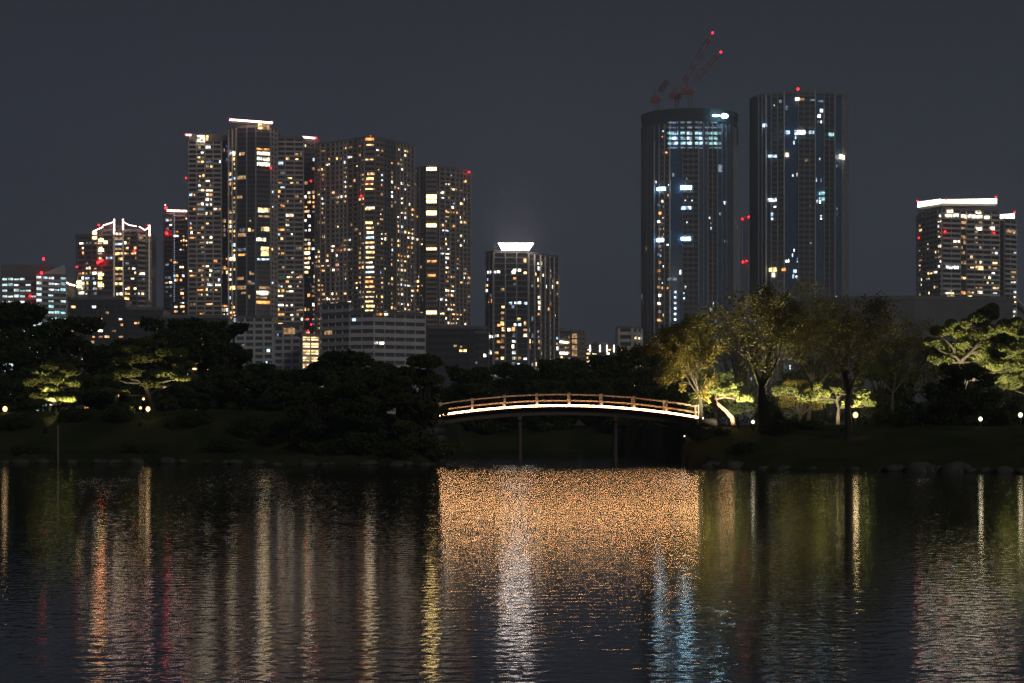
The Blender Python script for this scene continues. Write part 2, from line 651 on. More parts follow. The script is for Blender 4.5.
mid2 = style(bay=7.5, sp=.7, spd=.4, pier=.5, pd=1.2, pm='conc_grey', sm='conc_dark', dens=.06, wf=(.6, 1), pal=PAL_HOME, wall='glass')
W, z = T.block([(229.5, 1326), (237, 1318), (247, 1314), (255.5, 1314), (270, 1318), (276.5, 1328)], 127,
               [mid, style(bay=6, sp=.5, spd=.3, pier=.5, pd=1.0, pm='conc_grey', sm='conc_dark', dens=.16, wall='glass'),
                style(bay=6, sp=.5, spd=.3, pier=.4, pd=1.0, pm='conc_grey', sm='conc_dark', dens=.09), mid2,
                style(bay=5, sp=1.4, spd=.6, pier=.9, pd=1.0, pm='conc_warm', sm='conc_warm', dens=.03)])
for xa, xb, ya, yb, kd in [(257, 270, 152, 155, 'cream'), (257, 262, 157, 160, 'white'), (263, 269, 157.5, 161, 'cream'), (257, 270, 162.5, 166, 'cream'),
                           (258, 270, 208, 212, 'warm'), (261, 269, 227, 231, 'yellow'), (261, 268.5, 247, 250.5, 'yellow'), (261, 268.5, 251.5, 256, 'yellow'),
                           (256, 268, 291, 295, 'cream'), (256, 270, 301, 304, 'amber'), (258, 262, 123.5, 129, 'yellow'), (263, 269, 124.5, 130, 'warm_dim')]:
    T.winpx(W, 3, xa, xb, ya, yb, kd, o=.5)
T.winpx(W, 0, 230.5, 236.5, 151.5, 154.5, 'white', .5)
T.winpx(W, 0, 230.5, 236.5, 257, 260, 'cream', .5)
T.winpx(W, 0, 230.5, 236.5, 286, 289.5, 'yellow', .5)
T.block([(276, 1334), (303.5, 1336)], 138, [grid | dict(dens=.11)])
T.block([(303.5, 1346), (319, 1346)], 139, [style(bay=5.5, sp=.8, spd=.5, pier=.5, pm='conc_dark', sm='conc_dark', dens=.32)])
T.bar(229.5, 119.6, 257, 121.6, 1312, 1.7, 'glow_pink', D1=1310)
T.bar(257, 121.6, 272.5, 122.8, 1310, 1.7, 'glow_pink', D1=1316)
T.bar(302.5, 137, 315, 138.2, 1340, 1.6, 'glow_pink')
T.bar(186, 135, 191, 135, 1330, 1.5, 'glow_pink')
for q in [(230, 119, 1312), (272, 122, 1316), (186, 134.3, 1331), (316, 138, 1340), (186, 178, 1330), (271, 168, 1312)]:
    T.lamp(*q)
tower_trim = MB()
for a_, b_ in [((230, 122), (257, 124)), ((257, 124), (272, 125))]:
    tower_trim.bar(P(*a_, 1318), P(*b_, 1318), 1.0, 1.0, M['conc_dark'])
tower_trim.build('roof_frame', T.t)
T.done()

# --- T: slim tower behind, with the dotted vertical light line
T = Tower('apartment_tower', 'slim residential tower with a dotted bluish light line down its front', 'apartment tower', 175, 1420, 2)
s = style(bay=4.6, sp=1.2, spd=.7, pier=.5, pm='conc_dark', sm='brown_tile', dens=.34, wf=(.6, 1))
T.block([(163.5, 1425), (165, 1420), (173, 1418)], 214, [None, s])
T.block([(173, 1419), (191, 1421)], 212, [s | dict(dens=.22)])
T.bar(167, 210.5, 187, 211, 1416, 1.6, 'glow_pink')
dots = 0
for i in range(41):
    yy = 213 + i * 2.2
    T.lamp(174.3, yy, 1416, .62, 'glow_dot', 'facade_light')
for q in [(166, 208, 1416, 1.5), (166.5, 233, 1416, 1.5)]:
    T.lamp(*q)
T.lamp(165.3, 205, 1416, .8, 'glow_cream')
T.done()

# --- B: big broad tower
T = Tower('apartment_tower', 'broad brown residential tower with a bowed corner bay, middle of the left cluster', 'apartment tower', 368, 1290, 3)
b1 = style(bay=4.4, sp=1.3, spd=.9, pier=.6, pd=1.0, pm='conc_warm', sm='brown_tile', dens=.17, wf=(.5, .9))
b2 = style(bay=5.0, sp=1.3, spd=.9, pier=.45, pd=1.0, pm='brown_tile', sm='brown_tile', dens=.20, wf=(.4, .9))
bow = style(bay=9, sp=1.35, spd=.6, pier=.3, pd=.7, pm='brown_tile', sm='brown_tile', dens=.10, wf=(.75, 1), pal=[('warm', 2), ('yellow', 2), ('cream', 2), ('cool', .6), ('amber', 1)])
W, z = T.block([(316, 1322), (321, 1314), (336, 1308), (348, 1300), (359, 1292), (365, 1286), (375, 1285), (383, 1292), (396, 1306), (406, 1316), (413.5, 1326)], 139,
               [b1, b1, style(bay=4.4, sp=1.3, spd=.9, pier=.6, pm='conc_warm', sm='conc_warm', dens=.14), b2, b1 | dict(dens=.3), bow,
                b2 | dict(dens=.26), style(bay=3.6, sp=1.1, spd=.6, pier=.4, pm='conc_dark', sm='conc_dark', dens=.08), b1, b1 | dict(dens=.3)], ytopD=1290)
T.winpx(W, 5, 365.5, 374, 138, 140.5, 'amber', .6)
T.winpx(W, 5, 365.5, 370, 208, 210, 'yellow', .8)
T.winpx(W, 5, 365.5, 374, 180.5, 182.5, 'red', .8)
for q in [(370.5, 136.5, 1286), (361, 196, 1286), (311, 181, 1308)]:
    T.lamp(*q)
T.done()

# --- C: right end of the left cluster
T = Tower('apartment_tower', 'residential tower at the right end of the left cluster, bowed bay with stacked yellow windows', 'apartment tower', 440, 1360, 4)
W, z = T.block([(409, 1376), (413, 1366), (424, 1356), (426, 1350), (437, 1350), (439, 1356), (455, 1364), (470, 1376)], 167,
               [b1 | dict(dens=.5), b1 | dict(dens=.32), None, bow | dict(dens=.10), None, b1 | dict(dens=.30, bay=4), b1 | dict(dens=.26, bay=4.4)], ytopD=1352)
for ya, yb in [(167.5, 170.5), (195, 199), (200, 203), (211, 215), (224, 227), (311, 314), (248, 250)]:
    T.winpx(W, 3, 426.5, 436.5, ya, yb, 'gold', .8)
T.lamp(469, 172, 1370)
T.done()

# --- E: left tower outlined in lights
T = Tower('apartment_tower', 'residential tower whose notched roofline is outlined in white lights, left of the cluster', 'apartment tower', 118, 1250, 5)
e = style(bay=5.0, sp=1.2, spd=.8, pier=.4, pd=.9, pm='conc_dark', sm='conc_dark', dens=.30, wf=(.5, 1))
T.block([(76, 1262), (78, 1256), (92, 1254)], 236, [None, e | dict(dens=.20)])
T.block([(92, 1252), (103, 1250), (113, 1249)], 231, [e | dict(dens=.42), e | dict(dens=.36)], ytopD=1250)
T.block([(103, 1253), (113, 1252)], 226, [e], z0=PZ(233, 1252), depth=12)
T.block([(113, 1256), (124, 1256)], 227, [e | dict(dens=.36)])
T.block([(124, 1249), (137, 1248), (145, 1252), (150, 1262)], 231, [e | dict(dens=.34), e | dict(dens=.1, sm='conc_warm'), style(bay=5, sp=1.2, spd=1.2, pier=.3, pm='conc_warm', sm='conc_warm', dens=.0)], ytopD=1248)
for x0, y0, x1, y1 in [(93, 231.5, 103, 227), (103, 225.5, 113.6, 222), (123.6, 222, 129, 225), (129, 225, 136.5, 226.3), (139, 226.5, 145, 230), (145, 230, 149, 227.5)]:
    T.bar(x0, y0, x1, y1, 1246, .8, 'glow_pink', 'outline_light')
for x0, y0, y1 in [(114.2, 219, 234), (123, 219, 230), (149.5, 225, 236)]:
    T.bar(x0, y0, x0, y1, 1246, .7, 'glow_pink', 'outline_light')
for x0, y0, y1 in [(114.2, 234, 305), (123, 230, 300), (149.3, 236, 300)]:
    T.bar(x0, y0, x0, y1, 1246, .7, 'glow_soft' if x0 > 120 else 'glow_soft', 'edge_strip')
for x0, y0, x1, y1 in [(97, 263, 103, 260)]:
    T.bar(x0, y0, x1, y1, 1246, 1.8, 'red_lamp', 'outline_light')
for xa, xb, ya in [(93.5, 97.5, 232), (93.5, 97.5, 236.5), (99, 104, 239), (99, 104, 249), (104.5, 107.5, 241)]:
    T.winpx([Vector((PX(92, 1252), 1252)), Vector((PX(103, 1250), 1250)), Vector((PX(113, 1249), 1249))], 0 if xb < 103 else 1, xa, xb, ya, ya + 2.6, 'gold', 1.0)
for xa, xb, ya in [(99, 104, 273.5), (99, 104, 284), (77.5, 81.5, 281), (77.5, 81.5, 285)]:
    T.winpx([Vector((PX(76, 1254), 1254)), Vector((PX(113, 1249), 1249))], 0, xa, xb, ya, ya + 2.8, 'gold', 1.2)
for q in [(99, 225, 1248), (77, 267, 1250), (148, 225.5, 1246), (134, 251, 1246)]:
    T.lamp(*q)
T.done()

# --- D: dark tower with the glowing white crown
T = Tower('apartment_tower', 'dark tower with thin pale vertical ribs and a glowing white crown, alone in the centre', 'apartment tower', 520, 1105, 6)
dd = style(bay=2.9, sp=.7, spd=.25, pier=.5, pevery=2, pd=.9, pm='conc_warm', sm='conc_dark', dens=.05, wf=(.5, .9), pal=[('warm', 3), ('cream', 3), ('white', 2), ('cool', 1), ('amber', 1.5), ('warm_dim', 3), ('cool_dim', 2)])
W, z = T.block([(486.5, 1112), (494, 1102), (528, 1102)], 252.5, [dd, dd], ytopD=1102)
W2, z2 = T.block([(528, 1110), (540, 1118), (558, 1136)], 254, [dd | dict(dens=.09), dd | dict(dens=.08, bay=2.6)], ytopD=1112)
mb = MB()
mb.prism([P(502, 250.5, 1102), P(529, 250.5, 1102), P(529, 250.5, 1124), P(502, 250.5, 1124)],
         [P(498, 242.5, 1098), P(516, 241.5, 1094), P(534, 242.5, 1098), P(530, 242.0, 1130)] if False else
         [P(498, 243, 1098), P(534, 243, 1098), P(534, 243, 1130), P(498, 243, 1130)], M['glow_white'])
mb.build('glowing_crown', T.t)
mb = MB()
mb.box(PX(502, 1100), PX(529, 1100), 1103, 1124, PZ(253, 1100), PZ(250.5, 1102), M['conc_dark'])
mb.build('crown_base', T.t)
for xa, ya, kd in [(488, 272, 'white'), (493, 272, 'white'), (497, 271.5, 'cream'), (513, 270, 'cream'), (518, 270, 'cream'), (509, 303, 'cool'), (514.5, 302.5, 'white'), (518, 302.5, 'white'), (524, 303, 'cool'),
                   (517.5, 319, 'yellow'), (514, 324.5, 'white'), (518, 324.5, 'white'), (497.5, 325, 'amber'), (488, 336.5, 'white'), (492, 336.5, 'white'), (497, 341.5, 'amber'), (500.5, 341.5, 'amber'), (514, 358, 'yellow'), (518, 358, 'warm'), (501, 358, 'yellow')]:
    T.winpx(W, 0 if xa < 492 else 1, xa, xa + 3, ya - 1, ya + 1.4, kd, .4)
T.done()

# --- F: white lit office at far left
T = Tower('office_building', 'low white office block with rows of lit floors and a slanted roof, far left', 'office building', 35, 1150, 7)
of = style(bay=3.6, fh=3.3, sp=1.5, spd=.4, pier=.25, pd=.3, pm='conc_grey', sm='conc_grey', dens=.5, pal=PAL_OFFICE, wf=(.9, 1), wall='glass_grey', topfree=0)
W, z = T.block([(2, 1152), (37, 1150)], 277, [of | dict(col={i: .62 for i in range(9)})], ytopD=1150)
W, z = T.block([(36, 1140), (66, 1150)], 276, [of | dict(sm='panel_white', pm='panel_white', col={i: .8 for i in range(9)})], ytopD=1145)
mb = MB()
a, b_ = (36, 276), (66, 276)
mb.prism([P(36, 277.5, 1140), P(66, 277.5, 1150), P(66, 277.5, 1170), P(36, 277.5, 1160)],
         [P(36, 276, 1140), P(64.5, 264.5, 1150), P(64.5, 264.5, 1170), P(36, 276, 1160)], M['panel_white'])
mb.build('slanted_roof', T.t)
mb = MB()
mb.box(PX(2, 1160), PX(50, 1160), 1158, 1180, PZ(278, 1160), PZ(265, 1160), M['conc_dark'])
mb.build('plant_room', T.t)
for q in [(43.5, 259, 1150, 1.5), (41.5, 273, 1139, 1.5), (30, 296, 1145, 1.2), (29, 306, 1145, 1.5), (20, 307, 1145, .9)]:
    T.lamp(*q)
T.done()

# --- G and H: round towers
def round_tower(T, cx, D, rpx, ytop, strips, z0=1.0):
    Rm = rpx * (D + 28) / F
    X0 = PX(cx, D + 28)
    z1 = PZ(ytop, D)

    def pt(xp):
        q = max(-1, min(1, (xp - cx) / rpx))
        th = math.asin(q)
        return Vector((X0 + Rm * math.sin(th), D + Rm - Rm * math.cos(th)))
    poly = [Vector((X0 + Rm * math.sin(t), D + Rm - Rm * math.cos(t))) for t in np.linspace(-math.pi, math.pi, 41)[:-1]]
    T.core.prism([(p.x + (X0 - p.x) * .04, p.y + (D + Rm - p.y) * .04, z0) for p in poly], [(p.x + (X0 - p.x) * .04, p.y + (D + Rm - p.y) * .04, z1) for p in poly], M['glass'])
    Ws = []
    for xa, xb, st in strips:
        a, b = pt(xa), pt(xb)
        T.face(a, b, z0, z1 - (st.get('drop', 0)), st)
        Ws.append((a, b))
    return Ws, z1


pale = style(bay=3.5, fh=3.3, sp=1.5, spd=.6, pier=.32, pd=1.3, pm='conc_grey', sm='conc_dim', dens=.012, pal=PAL_COOL, wf=(.2, .5))
blue = style(bay=4.5, fh=3.3, sp=.22, spd=.12, pier=.5, pevery=99, pd=1.2, pm='conc_pale', sm='glass_blue', dens=.012, pal=PAL_COOL, wf=(.2, .6), wall='glass_blue')
darkr = style(bay=3.0, fh=3.3, sp=.25, spd=.2, pier=.34, pd=1.2, pm='conc_grey', sm='glass_blue', dens=.008, pal=PAL_COOL, wf=(.2, .5), wall='glass_blue')
greyr = style(bay=4, fh=3.3, sp=.9, spd=.5, pier=.4, pd=1.2, pm='conc_grey', sm='conc_dim', dens=.012, pal=PAL_COOL, wf=(.2, .5))
T = Tower('round_tower', 'round tower under construction with cranes on top and lit upper floors behind netting', 'tower', 689, 1210, 8)
strips = [(643, 647.5, darkr | dict(pm='conc_dim')), (647.5, 653, darkr | dict(pm='conc_dim')), (653, 657.5, darkr), (657.5, 667, pale | dict(dens=.12, pal=PAL_COOL + [('amber', 3)])), (667, 679, blue), (679, 694, pale), (694, 703, darkr),
          (703, 712.5, greyr), (712.5, 722, darkr | dict(wall='glass_blue')), (722, 729, darkr | dict(pm='conc_dim')), (729, 736, darkr)]
Ws, z1 = round_tower(T, 689.5, 1210, 46.5, 122, strips)
P_ = [(3, 657.6, 665, 239, 241.6, 'office'), (5, 681, 690.5, 237.4, 240.2, 'office'), (3, 658, 665.5, 187.5, 190.5, 'office'), (5, 680.5, 691.5, 186, 189.6, 'office'), (5, 681, 691, 206.5, 209.5, 'cool'),
      (4, 668, 677, 278, 280.5, 'cool_dim'), (8, 718, 721, 165, 172, 'cool_dim')]
for (i, xa, xb, ya, yb, kd) in P_:
    T.winpx(list(Ws[i]), 0, xa, xb, ya, yb, kd, 1.4)
for i in range(15):
    T.winpx(list(Ws[3]), 0, 658.6 + (i % 2), 660.4 + (i % 2), 204 + i * 8.2, 206.4 + i * 8.2, R.choice(['warm_dim', 'amber', 'cool_dim', 'cream']), 1.4)
for i in range(6):
    T.winpx(list(Ws[4]), 0, 674.5, 676.2, 291 + i * 5.5, 293 + i * 5.5, 'white', 1.0)
# lit unfinished floors
for k in range(6):
    yy = 122 + k * 5.05
    for (i, xa, xb, kd) in [(4, 668.5, 672, 'teal'), (4, 673, 678, 'cool'), (5, 680.5, 685.5, 'teal'), (5, 687, 692, 'cool'), (6, 695, 698, 'teal'), (6, 699, 702, 'cool'), (7, 705, 708, 'cool_dim'), (7, 709, 711.5, 'teal'), (8, 713.5, 716, 'teal'), (8, 717.5, 720, 'cool_dim')]:
        if R.random() < .88:
            T.winpx(list(Ws[i]), 0, xa, xb, yy, yy + (2.4 if k in (2, 3, 4) else 1.3), kd if k in (2, 3, 4) else 'cool_dim', 1.35)
# netting crown ring
mb = MB()
Rm = 47.6 * 1238 / F
X0 = PX(689.5, 1238)
for (ya, yb, rr, mt) in [(108.5, 114.5, 1.02, 'net'), (114.5, 121, 1.0, 'net'), (121, 139, 1.015, None)]:
    N = 36
    for j in range(N):
        t0, t1 = 2 * math.pi * j / N, 2 * math.pi * (j + 1) / N
        if mt is None:
            mb.bar((X0 + Rm * rr * math.sin(t0), 1210 + 28 - Rm * rr * math.cos(t0), PZ(yb, 1210)), (X0 + Rm * rr * math.sin(t0), 1210 + 28 - Rm * rr * math.cos(t0), PZ(ya, 1210)), .4, .4, M['net'])
        else:
            q = [(X0 + Rm * s_ * math.sin(t), 1210 + 28 - Rm * s_ * math.cos(t)) for s_, t in ((rr, t0), (rr, t1), (rr * .97, t1), (rr * .97, t0))]
            mb.prism([(x_, y_, PZ(yb, 1210)) for x_, y_ in q], [(x_, y_, PZ(ya, 1210)) for x_, y_ in q], M['net'])
mb.build('safety_netting', T.t)
mb = MB()
mb.ball(P(724.5, 116, 1209), 2.3, .6, 1.5, M['site_light'])
mb.ball(P(716, 115.5, 1207), 2.3, .6, .7, M['site_light'])
mb.build('site_light', T.t)
T.done(names=('wall', 'floor_edge', 'pier', 'parapet'))

T = Tower('round_tower', 'finished round tower with dark blue glass strips and a red lamp on its rim', 'tower', 799, 1230, 9)
strips = [(751, 757, darkr | dict(pm='conc_dim')), (757, 763, darkr), (763, 767.5, blue), (767.5, 779, pale), (779, 792, blue | dict(dens=.03)), (792, 808, pale), (808, 817, blue | dict(dens=.03)),
          (817, 828, greyr), (828, 837.5, blue), (837.5, 845, pale | dict(sm='conc_dark')), (845, 848, darkr)]
Ws, z1 = round_tower(T, 799, 1230, 48.5, 91, strips)
for (i, xa, xb, ya, yb, kd) in [(5, 795, 799, 98, 100.5, 'cream'), (5, 800, 804, 98.5, 100.5, 'warm_dim'), (6, 810, 814, 99.5, 101, 'cool_dim'), (7, 818, 822, 100.5, 102, 'cool_dim'), (5, 794.5, 805, 130.5, 134.5, 'white'), (4, 786, 790, 131, 134, 'cool'), (6, 809, 813, 131, 134, 'cool'),
                                (8, 828.5, 832, 133, 136, 'teal'), (3, 769, 777, 155, 157.5, 'cool'), (4, 786, 789, 153, 157, 'cream'), (3, 768.5, 776.5, 198.5, 201.5, 'white'), (7, 819, 823.5, 192, 195, 'teal'), (7, 819, 823.5, 197.5, 200.5, 'teal'),
                                (3, 770, 777, 268, 271.5, 'yellow'), (4, 782, 785.5, 268, 271, 'amber'), (9, 839, 842.5, 155, 159, 'cream'), (3, 772, 773.5, 213, 216, 'cool'), (3, 772, 773.5, 218, 220, 'cool'), (5, 805, 808, 159, 161.5, 'warm_dim'), (4, 779.5, 782, 100, 103, 'cool_dim'),
                                (4, 786, 788, 106, 110, 'cool_dim'), (3, 773, 775, 273, 277, 'cream'), (2, 764, 767, 124, 127, 'cool')]:
    T.winpx(list(Ws[i]), 0, xa, xb, ya, yb, kd, 1.4)
mb = MB()
Rm = 49.0 * 1258 / F
X0 = PX(799, 1258)
for j in range(40):
    t0, t1 = 2 * math.pi * j / 40, 2 * math.pi * (j + 1) / 40
    q = [(X0 + Rm * s_ * math.sin(t), 1230 + 29.8 - Rm * s_ * math.cos(t)) for s_, t in ((1.0, t0), (1.0, t1), (.97, t1), (.97, t0))]
    mb.prism([(x_, y_, PZ(93.5, 1230)) for x_, y_ in q], [(x_, y_, PZ(91, 1230)) for x_, y_ in q], M['conc_dark'])
    if j % 2 == 0:
        mb.bar((q[0][0], q[0][1], PZ(91, 1230)), (q[0][0], q[0][1], PZ(88.8, 1230)), .3, .3, M['steel'])
mb.build('roof_rim', T.t)
T.lamp(798, 89, 1230, 1.3)
T.done(names=('wall', 'floor_edge', 'pier', 'parapet'))

# --- cranes on the unfinished tower
def crane(label, xm, D, ybase, ycab, tip, jibbase, cwx, lampy):
    t = thing('tower_crane', label, 'crane', tuple(P(xm, ybase, D)), 'luffing cranes on the round tower')
    mb = MB()
    a, b = P(xm, ybase, D), P(xm, ycab + 6, D)
    w = 1.1
    for i, j in ((-1, -1), (1, -1), (1, 1), (-1, 1)):
        o = Vector((w * i, w * j, 0))
        mb.bar(a + o, b + o, .35, .35, M['steel'])
    nseg = 4
    for k in range(nseg):
        p0, p1 = a.lerp(b, k / nseg), a.lerp(b, (k + 1) / nseg)
        mb.bar(p0 + Vector((-w, -w, 0)), p1 + Vector((w, -w, 0)), .25, .25, M['steel'])
        mb.bar(p0 + Vector((w, w, 0)), p1 + Vector((-w, w, 0)), .25, .25, M['steel'])
    mb.build('mast', t)
    mb = MB()
    c = P(xm, ycab + 4, D)
    mb.box(c.x - 3.0, c.x + 2.2, c.y - 1.5, c.y + 1.5, c.z - 1.3, c.z + .2, M['crane_red'])
    mb.box(c.x - 2.6, c.x + 1.8, c.y - 1.4, c.y + 1.4, c.z + .2, c.z + 1.5, M['crane_red'])
    mb.build('machinery_deck', t)
    mb = MB()
    mb.box(c.x + 1.9, c.x + 3.6, c.y - 2.2, c.y - .7, c.z + .3, c.z + 2.4, M['crane_white'])
    mb.build('cab', t)
    mb = MB()
    q = P(cwx, ycab + 3, D)
    mb.box(q.x - 1.5, q.x + 1.5, q.y - 1.6, q.y + 1.6, q.z - 1.9, q.z + 1.3, M['crane_red'])
    mb.build('counterweight', t)
    mb = MB()
    ap = P(xm - 2, ycab - 6, D)
    for j in (-1.2, 1.2):
        mb.bar(c + Vector((-2.4, j, 1)), ap + Vector((0, j * .4, 0)), .4, .4, M['crane_red'])
        mb.bar(c + Vector((1.4, j, 1)), ap + Vector((0, j * .4, 0)), .4, .4, M['crane_white'])
    mb.build('gantry_frame', t)
    if tip:
        j0, j1 = P(*jibbase, D), P(*tip, D - 8)
        mb = MB()
        d = (j1 - j0).normalized()
        s_ = Vector((0, 1, 0))
        u_ = d.cross(s_).normalized()
        n = 9
        for k in range(n):
            mt = M['crane_red'] if k % 2 else M['crane_white']
            p0, p1 = j0.lerp(j1, k / n), j0.lerp(j1, (k + 1) / n)
            w0 = 1.25 if 0 < k < n - 1 else .9
            cs = [s_ * w0 - u_ * w0 * .8, -s_ * w0 - u_ * w0 * .8, u_ * w0]
            for o in cs:
                mb.bar(p0 + o, p1 + o, .5, .5, mt)
            for o1, o2 in ((0, 1), (1, 2), (2, 0)):
                mb.bar(p0 + cs[o1], p1 + cs[o2], .3, .3, mt)
        mb.build('jib', t)
        mb = MB()
        mb.bar(ap, j0.lerp(j1, .93) + u_ * 1.3, .12, .12, M['steel'])
        mb.build('pendant_rope', t)
        if lampy < 70:
            mb = MB()
            mb.ball(j1 + d * .8, .6, .6, .6, M['red_lamp'])
            mb.build('tip_lamp', t)
    return t


crane('tower crane with the highest raised striped jib, middle of the three on the round tower', 677, 1222, 110, 92, (712, 34), (681, 88), 672, 33)
crane('tower crane with a raised striped jib lower than its neighbour, rightmost of the three', 690, 1214, 110, 88, (720, 53), (694, 82), 684, 52)
crane('small tower crane with folded jib at the left rim of the unfinished round tower', 657, 1226, 110, 96, (668, 80), (660, 92), 653, 90)

# --- K
T = Tower('apartment_tower', 'wide residential tower at the far right with a band of white light along its roof', 'apartment tower', 965, 1290, 10)
kk = style(bay=6.5, fh=3.25, sp=1.35, spd=1.2, pier=.35, pd=.6, pm='conc_pale', sm='conc_pale', dens=.08, wf=(.4, .9), pal=[('warm', 3), ('cream', 3), ('yellow', 2), ('warm_dim', 4), ('white', 1)])
W, z = T.block([(919, 1325), (942, 1290), (960, 1294), (966, 1297), (999, 1306)], 209,
               [kk | dict(dens=.06, col={0: .65}), kk, style(bay=4, fh=3.25, sp=.5, spd=.3, pier=.2, pm='conc_dark', sm='conc_dark', dens=.45, wf=(.6, 1)), kk | dict(dens=.10)], ytopD=1290, depth=10)
W2, z2 = T.block([(998.5, 1312), (1004, 1310), (1016, 1318)], 220, [style(bay=5, sp=1.2, spd=.5, pier=.4, pm='conc_dark', sm='conc_dark', dens=.03), kk | dict(dens=.08)], ytopD=1310)
mb = MB()
for x0, x1, D0, D1, ya, yb, yc, yd in [(917.5, 941, 1324, 1290, 207.5, 203.5, 202, 198.8), (941, 997, 1289, 1305, 203, 203.5, 199.5, 198.5)]:
    q0 = [P(x0, ya, D0), P(x1, yb, D1), P(x1, yb, D1 + 2), P(x0, ya, D0 + 2)]
    q1 = [P(x0, yc, D0), P(x1, yd, D1), P(x1, yd, D1 + 2), P(x0, yc, D0 + 2)]
    mb.prism(q0, q1, M['glow_cream'])
mb.build('roof_light', T.t)
mb = MB()
mb.prism([P(1000, 218.5, 1309), P(1014.5, 218.5, 1316), P(1014.5, 218.5, 1318), P(1000, 218.5, 1311)], [P(1000, 214.5, 1309), P(1014.5, 213.5, 1316), P(1014.5, 213.5, 1318), P(1000, 214.5, 1311)], M['glow_cream'])
mb.build('roof_light', T.t)
mb = MB()
mb.prism([P(917.3, 211, 1325.5), P(942, 206, 1290.5), P(997.3, 206, 1306.5), P(997, 206, 1325), P(917.5, 211, 1340)], [P(917.5, 207.6, 1325), P(942, 203.2, 1290.8), P(997.3, 203.7, 1306.8), P(997, 203.7, 1325), P(917.5, 207.6, 1340)], M['conc_dark'])
mb.build('penthouse', T.t)
for xa, xb, ya in [(945, 951, 214.5), (953, 957.5, 214), (960, 966, 215), (968, 974.5, 215), (976, 981, 215.5), (984, 988, 216), (946, 952, 210), (975.5, 980, 211), (976, 981, 227.5), (990, 993.5, 227)]:
    seg = 1 if xb < 960 else 2 if xb < 966.5 else 3
    T.winpx(W, seg, xa, xb, ya, ya + 3, 'cream', 1.35)
T.winpx(W, 1, 946, 951.5, 266, 269, 'white', 1.35)
T.winpx(W, 1, 953, 957.5, 266, 269, 'white', 1.35)
T.winpx(W, 3, 976, 982, 266.5, 270, 'warm', 1.35)
T.winpx(W, 1, 945, 953, 292.5, 294, 'cream', 1.35)
T.winpx(W, 1, 947, 954, 296, 297.5, 'yellow', 1.35)
T.winpx(W2, 1, 1006, 1013, 230, 232.5, 'warm_dim', 1.35)
for q in [(917.5, 201, 1324), (996, 197, 1305), (1014.5, 212.5, 1316), (946, 199.8, 1286), (919, 238, 1322), (945, 231.5, 1287), (994, 233, 1303)]:
    T.lamp(*q)
T.done()

# --- slim pale tower between the round towers
T = Tower('slim_tower', 'slim faint blue tower with red lights, between the two round towers', 'tower', 745, 2400, 11)
T.block([(741.5, 2405), (742.5, 2400), (748, 2400)], 217, [None, style(bay=4, sp=1, spd=.4, pier=.4, pm='conc_grey', sm='glass_blue', dens=0, wall='glass_blue')], depth=10)
T.bar(742.3, 222, 742.3, 262, 2395, .5, 'glow_soft', 'edge_strip').data.materials[0] = emissive('faint bluish strip', (.5, .7, .9), .10)
for q in [(742.5, 219, 2395, 1.2), (748.8, 217, 2395, 1.2), (743, 262, 2395, 1.3), (746.5, 261, 2395, 1.0)]:
    T.lamp(*q)
T.done()

# --- lower buildings
def low(name, label, pts, ytop, segs, seed, D, lamps=(), wins=(), **kw):
    T = Tower(name, label, 'building', pts[0][0], D, seed)
    W, z = T.block(pts, ytop, segs, **kw)
    for q in lamps:
        T.lamp(*q)
    for (seg, xa, xb, ya, yb, kd) in wins:
        T.winpx(W, seg, xa, xb, ya, yb, kd, .9)
    return T, W


pod = style(bay=5.5, fh=3.7, sp=1.9, spd=.7, pier=.4, pd=.5, pm='conc_pale', sm='conc_pale', dens=.015, pal=PAL_COOL + [('cream', 3)], wf=(.3, .6), wall='glass_grey')
T, W = low('apartment_block', 'wide grey block with horizontal floor bands in front of the middle towers', [(322, 966), (350, 950), (374, 946), (425, 962)], 314, [pod, pod, pod], 20, 950, ytopD=950,
           wins=[(2, 376, 381, 313.5, 315.5, 'amber'), (2, 384, 387, 313.5, 315.5, 'cream'), (1, 353, 356, 318.5, 321, 'cool'), (2, 374, 377, 342, 344, 'white'), (2, 379, 383, 342, 344.5, 'cream'), (1, 357, 360, 353.5, 356, 'warm'), (0, 326, 332, 331, 334.5, 'warm_dim')])
T.block([(322, 970), (350, 956)], 304.5, [pod], ytopD=956, depth=15)
T.done()
rs = style(bay=4.2, fh=3.0, sp=1.3, spd=.5, pier=.9, pd=.7, pm='conc_pale', sm='conc_pale', dens=.02, pal=PAL_COOL, wf=(.4, .7), wall='glass_grey')
T, W = low('apartment_block', 'plain grey apartment block right beside the brightly lit stair tower', [(274.5, 905), (301, 900)], 326, [rs | dict(sm='panel_white', pm='panel_white')], 21, 900, wins=[(0, 285, 295, 328, 334, 'warm_dim')])
T.block([(300.3, 899), (304, 899)], 334, [None], depth=12, wall='conc_grey')
T.done()
T, W = low('apartment_block', 'grey grid faced block below the tallest tower, half hidden by trees', [(233, 985), (236, 980), (273, 978)], 318, [None, rs | dict(dens=.05)], 22, 980)
T.bar(234.6, 318, 234.6, 333, 977, 1.4, 'glow_dot', 'sign_light')
T.done()
